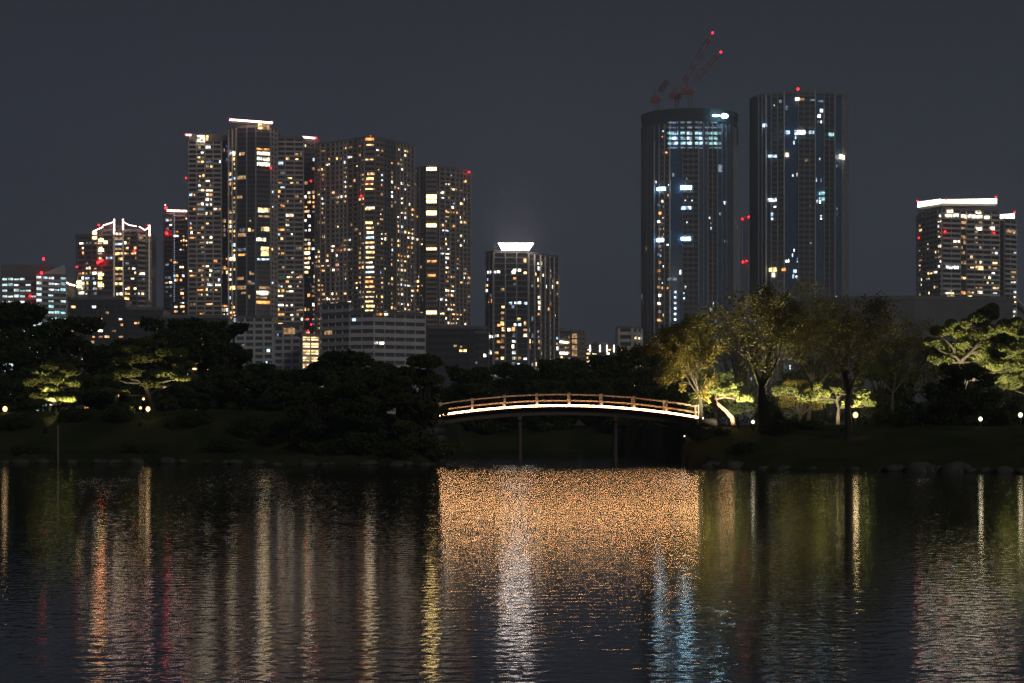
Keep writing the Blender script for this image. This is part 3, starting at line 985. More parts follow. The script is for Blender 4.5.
# the lit stair tower
T = Tower('stair_tower', 'small block with brightly lit warm stair landings, centre left above the trees', 'building', 309, 880, 23)
W, z = T.block([(300, 882), (302, 878), (318.5, 880)], 336, [None, style(bay=4.0, fh=3.05, sp=1.05, spd=1.4, pier=.45, pd=1.5, pm='conc_pale', sm='conc_pale', dens=0)], depth=8)
for k in range(7):
    w = z - 3.05 * (k + 1) + 1.05
    for j in range(2):
        a, b_ = W[1], W[2]
        d = (b_ - a).normalized()
        L = (b_ - a).length
        T.lit.append((1e5, a, d, Vector((d.y, -d.x)), L * (.04 + .5 * j), L * (.46 + .5 * j), w + .1, w + 1.95, .3, 'warm' if (k + j) % 3 else 'yellow'))  # glowing panels put in for landing walls lit by the corridor lights
for k in range(7):
    T.bar(302.5, 338.3 + k * 6.95, 318, 338.3 + k * 6.95, 876, 1.0, 'glow_soft', 'landing_light')
for (x_, y_) in [(308, 331), (311, 324.5), (307.5, 319)]:
    T.lamp(x_, y_, 876, .9, 'red_lamp')
T.done(names=('wall', 'landing', 'pier', 'parapet'))

dk = style(bay=5, fh=3.4, sp=1.6, spd=.5, pier=.5, pm='conc_black', sm='conc_black', dens=.02)
T, W = low('dark_block', 'unlit low building between the cluster and the crowned tower', [(425, 1006), (428, 1000), (468, 1000), (487, 1008)], 328, [None, dk, dk], 24, 1000, ytopD=1000, wins=[(1, 454, 457, 345, 347, 'warm_dim'), (1, 460, 462, 346, 348, 'warm_dim')])
T.block([(462, 1002), (487, 1004)], 333, [dk], ytopD=1002)
T.done()
lw = style(bay=3.6, fh=3.1, sp=1.3, spd=.5, pier=.7, pm='conc_black', sm='conc_black', dens=.32, pal=PAL_WARM + [('white', 1)])
for (nm, lab, pts, yt, dn, sd, D, kw) in [
    ('low_building', 'low building with orange windows under the roof outlined tower', [(68, 1052), (70, 1050), (124, 1050)], 299, .25, 30, 1050, {}),
    ('low_building', 'low dark building between the outlined tower and the slim tower', [(124, 1062), (126, 1058), (163, 1060)], 309, .10, 31, 1060, {}),
    ('low_building', 'squat building with scattered lights at the foot of the slim tower', [(160, 1010), (162, 1005), (228, 1008)], 317, .26, 32, 1008, {}),
    ('low_building', 'narrow building with one warm floor beside the crowned tower', [(555, 1204), (557, 1200), (571, 1202)], 330, .42, 33, 1200, {}),
    ('low_building', 'plain beige narrow block between two lit low buildings', [(569.5, 1262), (571, 1260), (578, 1260), (584, 1266)], 332, .0, 34, 1260, {}),
    ('low_building', 'long low building with warm lights far off in the centre gap', [(583, 1504), (585, 1500), (618, 1500)], 344, .75, 35, 1500, {}),
    ('low_building', 'box shaped office with bright yellow windows left of the round tower', [(617, 1204), (619, 1200), (632, 1200), (641, 1210)], 328, .55, 36, 1200, {}),
]:
    sty = lw | dict(dens=dn)
    if sd == 34:
        sty = style(bay=4, sp=1.4, spd=.4, pier=.8, pm='brown_tile', sm='conc_warm', dens=.0)
    if sd == 36:
        sty = style(bay=7, fh=4.2, sp=1.9, spd=.4, pier=1.3, pm='conc_pale', sm='conc_pale', dens=.75, pal=[('yellow', 2), ('cream', 3), ('warm', 1), ('amber', .6)], wf=(.8, 1))
    if sd == 35:
        sty = lw | dict(dens=.7, bay=5, pal=[('cream', 3), ('yellow', 2), ('warm', 2)])
    T, W = low(nm, lab, pts, yt, [None] + [sty] * (len(pts) - 2), sd, D)
    if sd == 34:
        for k in range(4):
            T.winpx(W, 1, 571.5, 577, 333.5 + k * 6, 338.0 + k * 6, 'warm_dim', .5)
    if sd == 33:
        T.bar(557, 341.5, 568, 342.5, 1199, 2.0, 'glow_cream', 'lit_floor')
        T.bar(556, 353, 568, 353.2, 1199, 2.2, 'glow_cream', 'lit_floor')
    if sd == 35:
        for xx in (600, 607, 614, 590):
            T.bar(xx, 345, xx, 352, 1498, 1.0, 'glow_cream', 'sign_light')
    if sd == 30:
        T.bar(66.5, 282.5, 70, 284.5, 1049, 1.4, 'glow_pink', 'sign_light')
        T.bar(70, 284.5, 75, 285.5, 1049, 1.4, 'glow_pink', 'sign_light')
    T.done()
# wide dim slab at the right
T, W = low('wide_building', 'wide windowless grey building behind the right hand trees', [(800, 820), (846, 806), (915, 802), (1013, 812)], 299, [style(bay=9, fh=5, sp=.5, spd=.12, pier=.0, sm='conc_dim', wall='conc_dim', dens=0)] * 3, 40, 805, ytopD=805, wall='conc_dim')
T.done(names=('wall', 'cladding_joint', 'pier', 'parapet'))
T, W = low('gabled_building', 'dark building with a pale sloping roof edge at the right margin', [(1016, 752), (1018, 750), (1075, 756)], 320, [None, dk], 41, 750)
T.bar(1015.5, 298, 1026, 308, 749, 1.6, 'panel_white', 'roof_edge')
T.bar(1026, 308, 1060, 345, 749, 1.6, 'panel_white', 'roof_edge')
mb = MB()
mb.prism([P(1017, 322, 751), P(1070, 345, 751), P(1070, 345, 768), P(1017, 322, 768)], [P(1017, 300, 751), P(1058, 340, 751), P(1058, 340, 768), P(1017, 300, 768)], M['conc_dark'])
mb.build('gable', T.t)
T.done()


# ------------------------------------------------------------------ foliage
def leaves_mesh(name, C, size, mat, parent, seed, aspect=.6, up=0.0, mats=None):
    """a leaf-sized bent quad at every point of C"""
    g = np.random.default_rng(seed)
    n = len(C)
    d = g.normal(size=(n, 3))
    d[:, 2] = d[:, 2] * (1 - .5 * up) + up * 1.2
    d /= np.linalg.norm(d, axis=1)[:, None]
    s = np.cross(d, g.normal(size=(n, 3)))
    s /= np.linalg.norm(s, axis=1)[:, None]
    L = (size * g.uniform(.6, 1.35, n))[:, None]
    Wd = L * aspect
    v = np.stack([C - d * L * .5, C + s * Wd * .5, C + d * L * .5, C - s * Wd * .5], 1).astype(np.float32)
    off = np.array(parent.location, np.float32)
    v = v.reshape(-1, 3) - off
    me = bpy.data.meshes.new(name)
    me.vertices.add(4 * n)
    me.vertices.foreach_set('co', v.ravel())
    me.loops.add(4 * n)
    me.loops.foreach_set('vertex_index', np.arange(4 * n, dtype=np.int32))
    me.polygons.add(n)
    me.polygons.foreach_set('loop_start', np.arange(0, 4 * n, 4, dtype=np.int32))
    me.polygons.foreach_set('loop_total', np.full(n, 4, np.int32))
    me.update(calc_edges=True)
    me.materials.append(mat)
    o = bpy.data.objects.new(name, me)
    COL.objects.link(o)
    o.parent = parent
    return o


def shell_points(g, c, r, n, flat=1.0):
    d = g.normal(size=(n, 3))
    d /= np.linalg.norm(d, axis=1)[:, None]
    rr = r * g.uniform(.45, 1.0, n) ** .5
    p = d * rr[:, None]
    p[:, 2] *= flat
    return p + np.array(c)


def wobble(r, a, b, n=5, amp=.1):
    L = (b - a).length
    out = [a.copy()]
    for i in range(1, n):
        p = a.lerp(b, i / n)
        out.append(p + Vector((r.uniform(-1, 1), r.uniform(-1, 1), r.uniform(-.4, .6))) * L * amp)
    out.append(b.copy())
    return out


def broadleaf(label, x, D, ytop, wpx, seed, mat='leaf', ybase=None, nleaf=9000, lsize=.30, ncl=26, squash=.55, low=.12, group=None, lean=0, name='broadleaf_tree'):
    r = random.Random(seed)
    g = np.random.default_rng(seed)
    X = PX(x, D)
    zb = gz(X, D) - .1
    zt = PZ(ytop, D)
    H = zt - zb
    Wd = wpx * D / F / 2
    t = thing(name, label, 'tree', (X, D, zb), group)
    mb = MB()
    fork = Vector((X + lean * .3, D, zb + H * r.uniform(.22, .32)))
    rad = .035 * H + .06
    mb.tube([Vector((X, D, zb - .3)), Vector((X, D, zb + .25)), Vector((X + lean * .1, D, zb + H * .12)), fork], [rad * 1.5, rad * 1.1, rad * .9, rad * .8], M['bark'], 8)
    pts = []
    for i in range(ncl):
        a = r.uniform(0, 2 * math.pi)
        q = math.sqrt(r.random())
        hgt = r.uniform(low, 1)
        prof = math.sqrt(max(.05, 1 - (abs(hgt - .45) / .62) ** 2))
        cr = r.uniform(.22, .36) * min(Wd, H * .6)
        c = Vector((X + lean + math.cos(a) * q * (Wd - cr * .6) * prof, D + math.sin(a) * q * (Wd - cr * .6) * prof * .8, min(zb + H * hgt, zt - cr * squash)))
        mid_ = fork.lerp(c, .5) + Vector((0, 0, H * .05))
        mb.tube(wobble(r, fork, mid_, 2, .08)[:-1] + wobble(r, mid_, c, 2, .08), [rad * .42, rad * .34, rad * .26, rad * .16, .02][:5], M['bark'], 5)
        k = int(nleaf / ncl * (cr / (.29 * min(Wd, H * .6))) ** 2)
        pts.append(shell_points(g, c, cr, k, squash))
        for _ in range(5):
            sc = Vector(c) + Vector((r.uniform(-1, 1), r.uniform(-1, 1), r.uniform(-.2, .8) * squash)) * cr
            pts.append(shell_points(g, sc, cr * .38, k // 10, .8))
    mb.build('trunk', t, True)
    leaves_mesh('crown', np.concatenate(pts), lsize, M[mat], t, seed)
    return t


def pine(label, x, D, ytop, wpx, seed, pads, trunk, bark='bark_red', mat='needles', rad=.16, nper=1500, group=None, stubs=True, lsize=.21, zf=1.5):
    """pads: (x, y, rx_px, ry_px[, dD]); trunk: [(x, y)...] from the ground up"""
    r = random.Random(seed)
    g = np.random.default_rng(seed)
    X = PX(trunk[0][0], D)
    zb = min(gz(X, D), PZ(trunk[0][1], D))
    t = thing('pine_tree', label, 'tree', (X, D, zb - .05), group)
    mb = MB()
    tp = [P(a, b, D) for a, b in trunk]
    tp = [Vector((tp[0].x, D, zb - .3))] + tp
    n = len(tp)
    mb.tube(tp, [rad * (1.35 - 1.1 * i / (n - 1)) for i in range(n)], M[bark], 8)
    pts = []
    for p in pads:
        px_, py_, rx, ry = p[:4]
        dD = p[4] if len(p) > 4 else r.uniform(-1.2, 1.2)
        c = P(px_, py_, D + dD)
        Rx, Rz = rx * D / F, zf * ry * D / F
        # branch from the nearest trunk joint a bit lower
        best = min(tp[1:], key=lambda q: (q - c).length + max(0, q.z - c.z) * 3)
        e_ = c + Vector((0, 0, -Rz * .5))
        mb.tube(wobble(r, best, e_, 4, .08), [rad * .5, rad * .42, rad * .34, rad * .24, rad * .12], M[bark], 6)
        nc = max(5, int(Rx * 5))
        for i in range(nc):
            a = r.uniform(0, 6.28)
            q = math.sqrt(r.random())
            cc = c + Vector((math.cos(a) * Rx * q * .85, math.sin(a) * Rx * q * .7, r.uniform(-.4, .5) * Rz * (1.1 - q)))
            rr = min(r.uniform(.28, .5) * Rx, .75)
            mb.tube([e_, e_.lerp(cc, .6) + Vector((0, 0, .05)), cc], [rad * .2, rad * .12, .01], M[bark], 4)
            pts.append(shell_points(g, cc, rr, int(nper * 2.8 / nc * (.6 + rr)), max(.34, min(.8, 1.5 * Rz / Rx))))
    mb.build('trunk', t, True)
    leaves_mesh('crown', np.concatenate(pts), lsize, M[mat], t, seed, aspect=.36, up=.35)
    return t


def twiggy(label, x, D, ytop, wpx, seed, mat='leaf_twig', depth=6, nleaf=4, lsize=.16, bark='bark_grey', trunkh=.28, rad=.22, ylow=None, lean=0, curl=.9):
    r = random.Random(seed)
    g = np.random.default_rng(seed)
    X = PX(x, D)
    zb = gz(X, D) - .1
    zt = PZ(ytop, D)
    H = zt - zb
    Wd = wpx * D / F / 2
    t = thing('deciduous_tree', label, 'tree', (X, D, zb))
    mb, tw = MB(), MB()
    ends = []
    cen = Vector((X + lean, D, zb + H * .58))

    def grow(p, d, L, rd, k):
        n = 3
        pts, rds = [p.copy()], [rd]
        q = p.copy()
        dd = d.copy()
        for i in range(n):
            dd = (dd + Vector((r.uniform(-1, 1), r.uniform(-1, 1), r.uniform(-.6, .9))) * .16).normalized()
            q = q + dd * L / n
            pts.append(q.copy())
            rds.append(rd * (1 - .42 * (i + 1) / n))
        (mb if k < 3 else tw).tube(pts, rds, M[bark], 7 if k < 2 else 4 if k < 4 else 3, caps=False)
        o = (q - cen)
        out = (o.x / Wd) ** 2 + (o.y / Wd) ** 2 + (o.z / (H * .47)) ** 2
        if k >= depth:
            ends.append((pts[1], q))
            return
        if out > 1.05 and k > 2:
            ends.append((pts[1], q))
            return
        nb = r.choice([2, 3, 3]) if k else 5
        for j in range(nb):
            ax = Vector((r.uniform(-1, 1), r.uniform(-1, 1), r.uniform(-1, 1))).cross(dd).normalized()
            a = r.uniform(.25, .75) * (curl + (.2 if k == 0 else 0))
            nd = (dd * math.cos(a) + ax * math.sin(a))
            nd.z += .10
            grow(pts[-1] if j else q, nd.normalized(), L * r.uniform(.66, .86), rds[-1] * (.72 if k else .62), k + 1)
        if k >= 1:
            ax = Vector((r.uniform(-1, 1), r.uniform(-1, 1), r.uniform(-.3, 1))).cross(dd).normalized()
            grow(pts[2], (dd * .6 + ax * .8).normalized(), L * .6, rds[2] * .5, k + 2)
    mb.tube([Vector((X, D, zb - .3)), Vector((X, D, zb + .3))], [rad * 1.5, rad * 1.05], M[bark], 9, caps=False)
    grow(Vector((X, D, zb + .3)), Vector((lean * .08, 0, 1)).normalized(), H * trunkh, rad, 0)
    mb.build('trunk', t, True)
    tw.build('twigs', t, True)
    if nleaf:
        a = np.array([tuple(e[0]) for e in ends])
        b = np.array([tuple(e[1]) for e in ends])
        f = g.uniform(0, 1.15, (len(a), nleaf, 1))
        C = a[:, None, :] * (1 - f) + b[:, None, :] * f + g.normal(0, .12, (len(a), nleaf, 3))
        leaves_mesh('crown', C.reshape(-1, 3), lsize, M[mat], t, seed)
    return t


# back rows
back = [
    # x, D, ytop, width px, mat, label
    (-30, 190, 304, 120, 'leaf', 'dark broad evergreen at the left margin below the office block'),
    (22, 176, 303, 90, 'leaf', 'rounded dark evergreen directly below the white office block'),
    (72, 180, 318, 84, 'leaf', 'dark evergreen whose top meets the low orange lit building'),
    (122, 184, 338, 76, 'leaf', 'lower dark evergreen behind the second lit pine'),
    (176, 172, 318, 96, 'leaf', 'tall domed evergreen below the slim tower, highest of its row'),
    (222, 178, 322, 66, 'leaf', 'dark evergreen beside the tall domed one, in front of the grey block'),
    (262, 186, 364, 74, 'leaf', 'low dark tree in front of the plain grey apartment block'),
    (300, 180, 371, 60, 'leaf', 'low dark tree right under the lit stair tower'),
    (340, 168, 352, 74, 'leaf', 'mounded tree below the left end of the wide grey block'),
    (384, 178, 363, 66, 'leaf', 'dark tree below the centre of the wide grey block'),
    (462, 196, 366, 80, 'leaf', 'flat topped dark tree behind the left end of the bridge'),
    (516, 204, 364, 82, 'leaf', 'dark tree behind the bridge under the crowned tower'),
    (566, 198, 360, 70, 'leaf', 'dark tree behind the middle of the bridge'),
    (612, 204, 356, 76, 'leaf', 'dark tree behind the right half of the bridge'),
    (655, 190, 345, 84, 'leaf_mid', 'tree behind the right end of the bridge, below the round tower'),
    (905, 176, 338, 110, 'leaf_twig', 'tall thin leaved tree in front of the wide windowless building'),
    (955, 168, 344, 90, 'leaf', 'dark tree behind the big lit pines on the right'),
    (1012, 176, 330, 90, 'leaf', 'dark tree at the right margin behind the lit pines'),
    (1070, 170, 318, 110, 'leaf', 'dark tree past the right margin below the gabled building'),
    (810, 178, 318, 110, 'leaf_twig', 'thin leaved tree below the finished round tower'),
    (735, 182, 322, 100, 'leaf_twig', 'thin leaved tree below the gap between the round towers'),
]
for i, (x, D, yt, w, mt, lab) in enumerate(back):
    broadleaf(lab, x, D, yt, w, 100 + i, mt, nleaf=10000 if mt != 'leaf_twig' else 6000, lsize=.36 if mt != 'leaf_twig' else .22, ncl=30, squash=.62, low=.05)
# a lower second row that closes the view under the crowns
mid_row = [
    (-10, 158, 372, 110, 'bushy dark tree at the left edge behind the left garden lamp'),
    (100, 156, 382, 90, 'bushy dark tree between the two lit pines on the left'),
    (230, 152, 372, 110, 'wide low dark tree left of the stair tower, midway up the bank'),
    (300, 146, 384, 90, 'wide low dark tree on the left bank under the stair tower'),
    (352, 142, 376, 90, 'rounded dark tree on the left bank below the wide grey block'),
    (398, 136, 368, 84, 'rounded dark tree on the bank just left of the bridge tree'),
    (480, 186, 384, 80, 'bushy dark tree beyond the bridge at its left end'),
    (545, 188, 380, 90, 'bushy dark tree beyond the bridge at its centre'),
    (618, 186, 378, 90, 'bushy dark tree beyond the bridge at its right end'),
    (686, 160, 372, 80, 'low dark tree behind the leaning lit pine'),
    (800, 158, 368, 100, 'low dark tree behind the spreading lit pine on the right'),
    (880, 150, 362, 90, 'low dark tree right of the trunk that carries the lamp'),
    (1030, 148, 372, 90, 'low dark tree at the right edge behind the last lamp'),
]
for i, (x, D, yt, w, lab) in enumerate(mid_row):
    broadleaf(lab, x, D, yt, w, 200 + i, 'leaf', nleaf=9000, lsize=.28, ncl=26, squash=.6, low=.02)

# left bank
broadleaf('big dark evergreen overhanging the left end of the lit bridge', 424, 121, 356, 72, 301, 'leaf_mid', nleaf=16000, lsize=.17, ncl=34, squash=.5, low=.02)
broadleaf('dark evergreen on the left bank next to the one over the bridge', 372, 122, 372, 84, 302, 'leaf', nleaf=13000, lsize=.18, ncl=30, squash=.55, low=.0)
broadleaf('low spreading evergreen at the water on the left bank', 318, 124, 388, 84, 303, 'leaf', nleaf=11000, lsize=.18, ncl=28, squash=.5, low=.0)

pine('cloud pruned pine with warm lit pads near the left garden lamp', 54, 138, 360, 60, 310,
     [(55, 367, 18, 4), (40, 374, 12, 3.4), (68, 372, 14, 3.6), (34, 382, 11, 3), (56, 380, 17, 3.8), (76, 384, 9, 2.8), (48, 389, 16, 3), (70, 391, 12, 2.8), (62, 399, 16, 2.6), (40, 396, 12, 2.4)],
     [(56, 408), (54, 398), (57, 388), (53, 378), (56, 370)], bark='bark', rad=.17, nper=1000, mat='needles')
pine('spreading pine with one long lit branch on the left, above three lamps', 150, 136, 340, 100, 311,
     [(150, 343, 16, 4.5), (130, 350, 14, 4), (170, 352, 16, 4.5), (120, 362, 14, 4), (145, 358, 18, 4), (178, 364, 15, 4), (168, 374, 17, 3.2), (186, 378, 12, 2.8), (128, 374, 15, 3.4), (108, 378, 13, 3), (150, 384, 14, 3), (118, 391, 15, 3)],
     [(152, 410), (150, 398), (146, 386), (151, 372), (148, 358), (151, 348)], bark='bark', rad=.2, nper=1000, mat='needles')

# right bank
twiggy('large thin leaved tree with dark trunk and wide crown, right of the bridge', 764, 119, 287, 215, 320, depth=6, nleaf=8, lsize=.14, rad=.42, trunkh=.27, curl=1.0)
twiggy('thin leaved tree whose dark trunk stands beside the bright right lamp', 849, 112, 306, 190, 321, depth=6, nleaf=7, lsize=.13, rad=.24, trunkh=.30, curl=1.05)
twiggy('yellowing tree at the right end of the bridge, lit from below', 700, 126, 322, 140, 322, mat='leaf_autumn', depth=6, nleaf=30, lsize=.13, rad=.16, trunkh=.26, curl=1.0)
twiggy('wispy thin leaved tree between the two dark trunks, set further back', 808, 138, 296, 200, 331, depth=6, nleaf=6, lsize=.14, rad=.2, trunkh=.28, curl=1.05)
twiggy('wispy half bare tree right of the slim dark trunk', 893, 144, 322, 130, 332, depth=6, nleaf=4, lsize=.13, rad=.14, trunkh=.28, curl=1.05)
broadleaf('small yellow green tree lit from below between the bridge and the big trunk', 716, 130, 372, 76, 323, 'leaf_mid', nleaf=7000, lsize=.15, ncl=24, squash=.45, low=.30)
pine('leaning pine with bright orange trunk and glowing pad at the right bridge end', 730, 124, 385, 60, 324,
     [(742, 394, 9, 4.5), (736, 390, 8, 3.6), (724, 393, 6, 2.6), (745, 399, 7, 3), (716, 391, 7, 2.2), (728, 386, 8, 2.6)],
     [(733, 425), (732, 418), (726, 411), (718, 404), (716, 399), (724, 397), (736, 399)], rad=.14, nper=1900, zf=2.0)
pine('wide low pine glowing cream behind the trunk with the lamp', 838, 128, 385, 110, 325,
     [(790, 391, 14, 4.5), (776, 392, 8, 3.5), (806, 397, 12, 4), (822, 393, 12, 5), (838, 389, 14, 4.5), (832, 399, 14, 4), (862, 394, 12, 5), (852, 403, 12, 3.5), (868, 403, 12, 4), (850, 383, 12, 4), (812, 386, 12, 3.5)],
     [(838, 428), (838, 418), (839, 408), (836, 400), (842, 394), (838, 388)], bark='bark', rad=.13, nper=1300)
broadleaf('small maple with a reddish tinge in the lit row behind the big trunk', 800, 134, 380, 50, 326, 'leaf_autumn', nleaf=3500, lsize=.14, ncl=16, squash=.5, low=.35)
pine('tall lit pine with layered pads at the far right', 962, 128, 308, 100, 327,
     [(992, 312, 15, 4.5), (976, 320, 16, 4), (1006, 322, 14, 4), (942, 332, 12, 4.5), (962, 334, 14, 4.5), (986, 336, 16, 4.5), (1010, 338, 14, 4.5), (944, 348, 15, 4.5), (968, 350, 14, 4), (1000, 352, 18, 5), (938, 360, 12, 3.5), (1012, 366, 14, 4.5), (990, 364, 14, 4), (1004, 378, 14, 4), (956, 324, 13, 4), (974, 344, 15, 4), (1002, 330, 14, 4), (934, 342, 9, 3.5), (978, 358, 13, 4), (1016, 350, 12, 4)],
     [(966, 424), (964, 400), (967, 380), (960, 362), (970, 352), (982, 340), (984, 326), (988, 316)], bark='bark', rad=.2, nper=2600, mat='needles', zf=2.1, lsize=.22)
pine('second lit pine behind, cut by the right margin of the view', 1036, 134, 322, 80, 328,
     [(1030, 326, 16, 5), (1014, 342, 12, 4), (1040, 340, 16, 5), (1022, 356, 15, 4.5), (1044, 360, 16, 5), (1018, 372, 14, 4), (1040, 378, 15, 4), (1012, 384, 14, 3.5)],
     [(1036, 424), (1034, 400), (1038, 380), (1032, 360), (1036, 340), (1032, 330)], bark='bark', rad=.2, nper=2400, zf=2.1)
broadleaf('rounded unlit shrub tree in front of the tall lit pine', 962, 116, 364, 76, 329, 'leaf', nleaf=13000, lsize=.14, ncl=30, squash=.6, low=.0)
broadleaf('low unlit shrub tree at the right margin in front of the last lamp pine', 1046, 112, 384, 50, 330, 'leaf', nleaf=7000, lsize=.14, ncl=20, squash=.6, low=.0)

# shrubs along the waterside
def shrub(label, x, D, wpx, hpx, seed, group='clipped shrubs along the pond'):
    g = np.random.default_rng(seed)
    X = PX(x, D)
    zb = gz(X, D) - .05
    Rx, H = wpx * D / F / 2, hpx * D / F
    t = thing('shrub', label, 'shrub', (X, D, zb), group)
    mb = MB()
    rr = random.Random(seed)
    for k in range(5):
        a = rr.uniform(0, 6.28)
        mb.tube([(X, D, zb - .1), (X + math.cos(a) * Rx * .3, D + math.sin(a) * Rx * .3, zb + H * .4), (X + math.cos(a) * Rx * .7, D + math.sin(a) * Rx * .6, zb + H * .75)], [.05, .035, .01], M['bark'], 5)
    mb.build('stem', t)
    pts = []
    for k in range(14):
        a = rr.uniform(0, 6.28)
        q = math.sqrt(rr.random()) * .75
        pts.append(shell_points(g, (X + math.cos(a) * q * Rx, D + math.sin(a) * q * Rx * .8, zb + H * rr.uniform(.3, .62) * (1.1 - q * .5)), min(Rx, H) * .48, 240, .8))
    leaves_mesh('foliage', np.concatenate(pts), .12, M['leaf'], t, seed)
    return t


shr = [(16, 134, 50, 16, 'low clipped shrub below the left garden lamp'), (78, 134, 44, 15, 'clipped shrub below the first lit pine'), (122, 133, 40, 20, 'clipped shrub left of the three small lamps'),
       (190, 131, 60, 18, 'long clipped shrub on the left lawn right of the lamps'), (248, 128, 60, 24, 'rounded shrub on the middle of the left bank'), (285, 126, 50, 26, 'rounded shrub nearer the water on the left bank'),
       (225, 125.5, 50, 16, 'low shrub at the edge of the left bank'), (342, 122, 50, 22, 'shrub at the water below the dark evergreens'), (398, 120.5, 46, 20, 'shrub at the water just left of the bridge footing'),
       (716, 121, 30, 9, 'small shrub at the right bridge footing'), (693, 122.5, 26, 18, 'small shrub hanging over the bank under the right bridge end'), (703, 120.5, 22, 12, 'small shrub on the corner of the right bank'), (778, 117, 40, 16, 'shrub at the foot of the big dark trunk'), (748, 113.5, 40, 12, 'low shrub at the water below the small white lamp'),
       (806, 118, 40, 12, 'low shrub between the two dark trunks'), (905, 118, 44, 22, 'rounded shrub on the right lawn before the lit pines'), (934, 117, 40, 26, 'rounded shrub at the left foot of the lit pines'),
       (1002, 117, 44, 24, 'rounded shrub between the two last lamps'), (140, 126.5, 44, 10, 'low shrub at the left waterside below the three lamps'), (30, 128.5, 60, 10, 'low shrub at the left waterside near the margin')]
for i, (x, D, w, h, lab) in enumerate(shr):
    shrub(lab, x, D, w, h, 400 + i)

# shoreline stones
rs_ = random.Random(5)
xs = [q + rs_.uniform(-9, 9) for q in list(range(-60, 436, 19)) + list(range(706, 1100, 17))]
for i, x in enumerate(xs):
    D0 = float(shore(PX(x, 118 if x < 500 else 105)))
    for it in range(6):
        D0 = float(shore(PX(x, D0)))
    big = 900 < x < 960
    c = Vector((PX(x, D0), D0 + rs_.uniform(-.15, .5), rs_.uniform(-.05, .15)))
    mb = MB()
    a = rs_.uniform(.2, .7) * (1.3 if big else 1)
    mb.ball(c, a, a * .7, a * rs_.uniform(.4, .6) * (1.35 if big else 1), M['stone'], 9, 6, .16, rs_)
    o = mb.build('shore_stone', None, True)
    if big:
        tag(o, 'larger pale stone at the right waterline among the shore stones', 'stone', 'larger pale shore stones on the right')
    elif x < 440:
        tag(o, 'dark rounded stone along the left waterline', 'stone', 'dark stones along the left shore')
    else:
        tag(o, 'dark rounded stone along the right waterline', 'stone', 'dark stones along the right shore')

# thin post at the left shore
mb = MB()
mb.tube([(PX(58, 126), 126, -.5), (PX(58, 126), 126, 2.3)], [.06, .05], M['conc_dim'], 8)
mb.tube([(PX(58, 126), 126, 2.3), (PX(58, 126), 126, 2.38)], [.075, .03], M['conc_dim'], 8)
tag(mb.build('marker_post'), 'thin pale post standing at the left waterline', 'post')

# ------------------------------------------------------------------ the bridge
BD = 127.0
bridge = thing('garden_bridge', 'arched timber footbridge with a glowing strip along its deck edge', 'bridge', (PX(570, BD), BD, 0))


def deck_z(x):      # x in frame columns at the near edge
    t = (x - 562) / 132.0
    return PZ(406.3 + 11.2 * t * t, BD)


X_ = lambda x: PX(x, BD)
cols = np.linspace(437, 703, 40)
WB = 2.6           # deck width
led, deckm, gir, baffle = MB(), MB(), [MB(), MB()], MB()
for a, b_ in zip(cols, cols[1:]):
    za, zb = deck_z(a), deck_z(b_)
    led.bar((X_(a), BD - .05, za + .05), (X_(b_) + .003, BD - .05, zb + .05), .05, .095, M['led'])
    q0 = [(X_(a), BD, za - .12), (X_(b_), BD, zb - .12), (X_(b_), BD + WB, zb - .12), (X_(a), BD + WB, za - .12)]
    deckm.prism(q0, [(p[0], p[1], p[2] + .14) for p in q0], M['wood'])
    q0 = [(X_(a), BD - .17, za - .05), (X_(b_), BD - .17, zb - .05), (X_(b_), BD, zb - .05), (X_(a), BD, za - .05)]
    baffle.prism(q0, [(p[0], p[1], p[2] + .03) for p in q0], M['deck_edge'])  # added lip that blocks strip light from falling on the bank below
    for yy in (.45, WB - .6):
        q0 = [(X_(a), BD + yy, za - .55), (X_(b_), BD + yy, zb - .55), (X_(b_), BD + yy + .22, zb - .55), (X_(a), BD + yy + .22, za - .55)]
        gir[0 if yy < 1 else 1].prism(q0, [(p[0], p[1], p[2] + .42) for p in q0], M['deck_edge'])
deckm.build('deck', bridge)
baffle.build('strip_baffle', bridge)
gir[0].build('girder', bridge)
gir[1].build('girder', bridge)
led.build('light_strip', bridge)
pts_x = [472 + 32.45 * i for i in range(-1, 8)]
RH = .80
for side in (0, 1):
    yy = BD + (.08 if side == 0 else WB - .08)
    for x in pts_x:
        mb = MB()
        z0 = deck_z(x)
        mb.box(X_(x) - .06, X_(x) + .06, yy - .06, yy + .06, z0 - .1, z0 + RH + .02, M['wood'])
        mb.box(X_(x) - .08, X_(x) + .08, yy - .08, yy + .08, z0 + RH + .02, z0 + RH + .07, M['wood'])
        mb.build('rail_post', bridge)
    top, mid_ = MB(), MB()
    cc = np.linspace(pts_x[0], pts_x[-1], 34)
    for a, b_ in zip(cc, cc[1:]):
        top.bar((X_(a), yy, deck_z(a) + RH - .03), (X_(b_), yy, deck_z(b_) + RH - .03), .07, .055, M['wood'])
        mid_.bar((X_(a), yy, deck_z(a) + RH * .46), (X_(b_), yy, deck_z(b_) + RH * .46), .04, .07, M['wood'])
    top.build('top_rail', bridge)
    mid_.build('middle_rail', bridge)
for x in (520, 616):
    for yy in (.6, WB - .6):
        mb = MB()
        mb.tube([(X_(x), BD + yy, -1.3), (X_(x), BD + yy, deck_z(x) - .55)], [.13, .12], M['deck_edge'], 10)
        mb.build('pier', bridge)
    mb = MB()
    mb.box(X_(x) - .14, X_(x) + .14, BD + .3, BD + WB - .3, deck_z(x) - .80, deck_z(x) - .56, M['deck_edge'])
    mb.build('cross_beam', bridge)
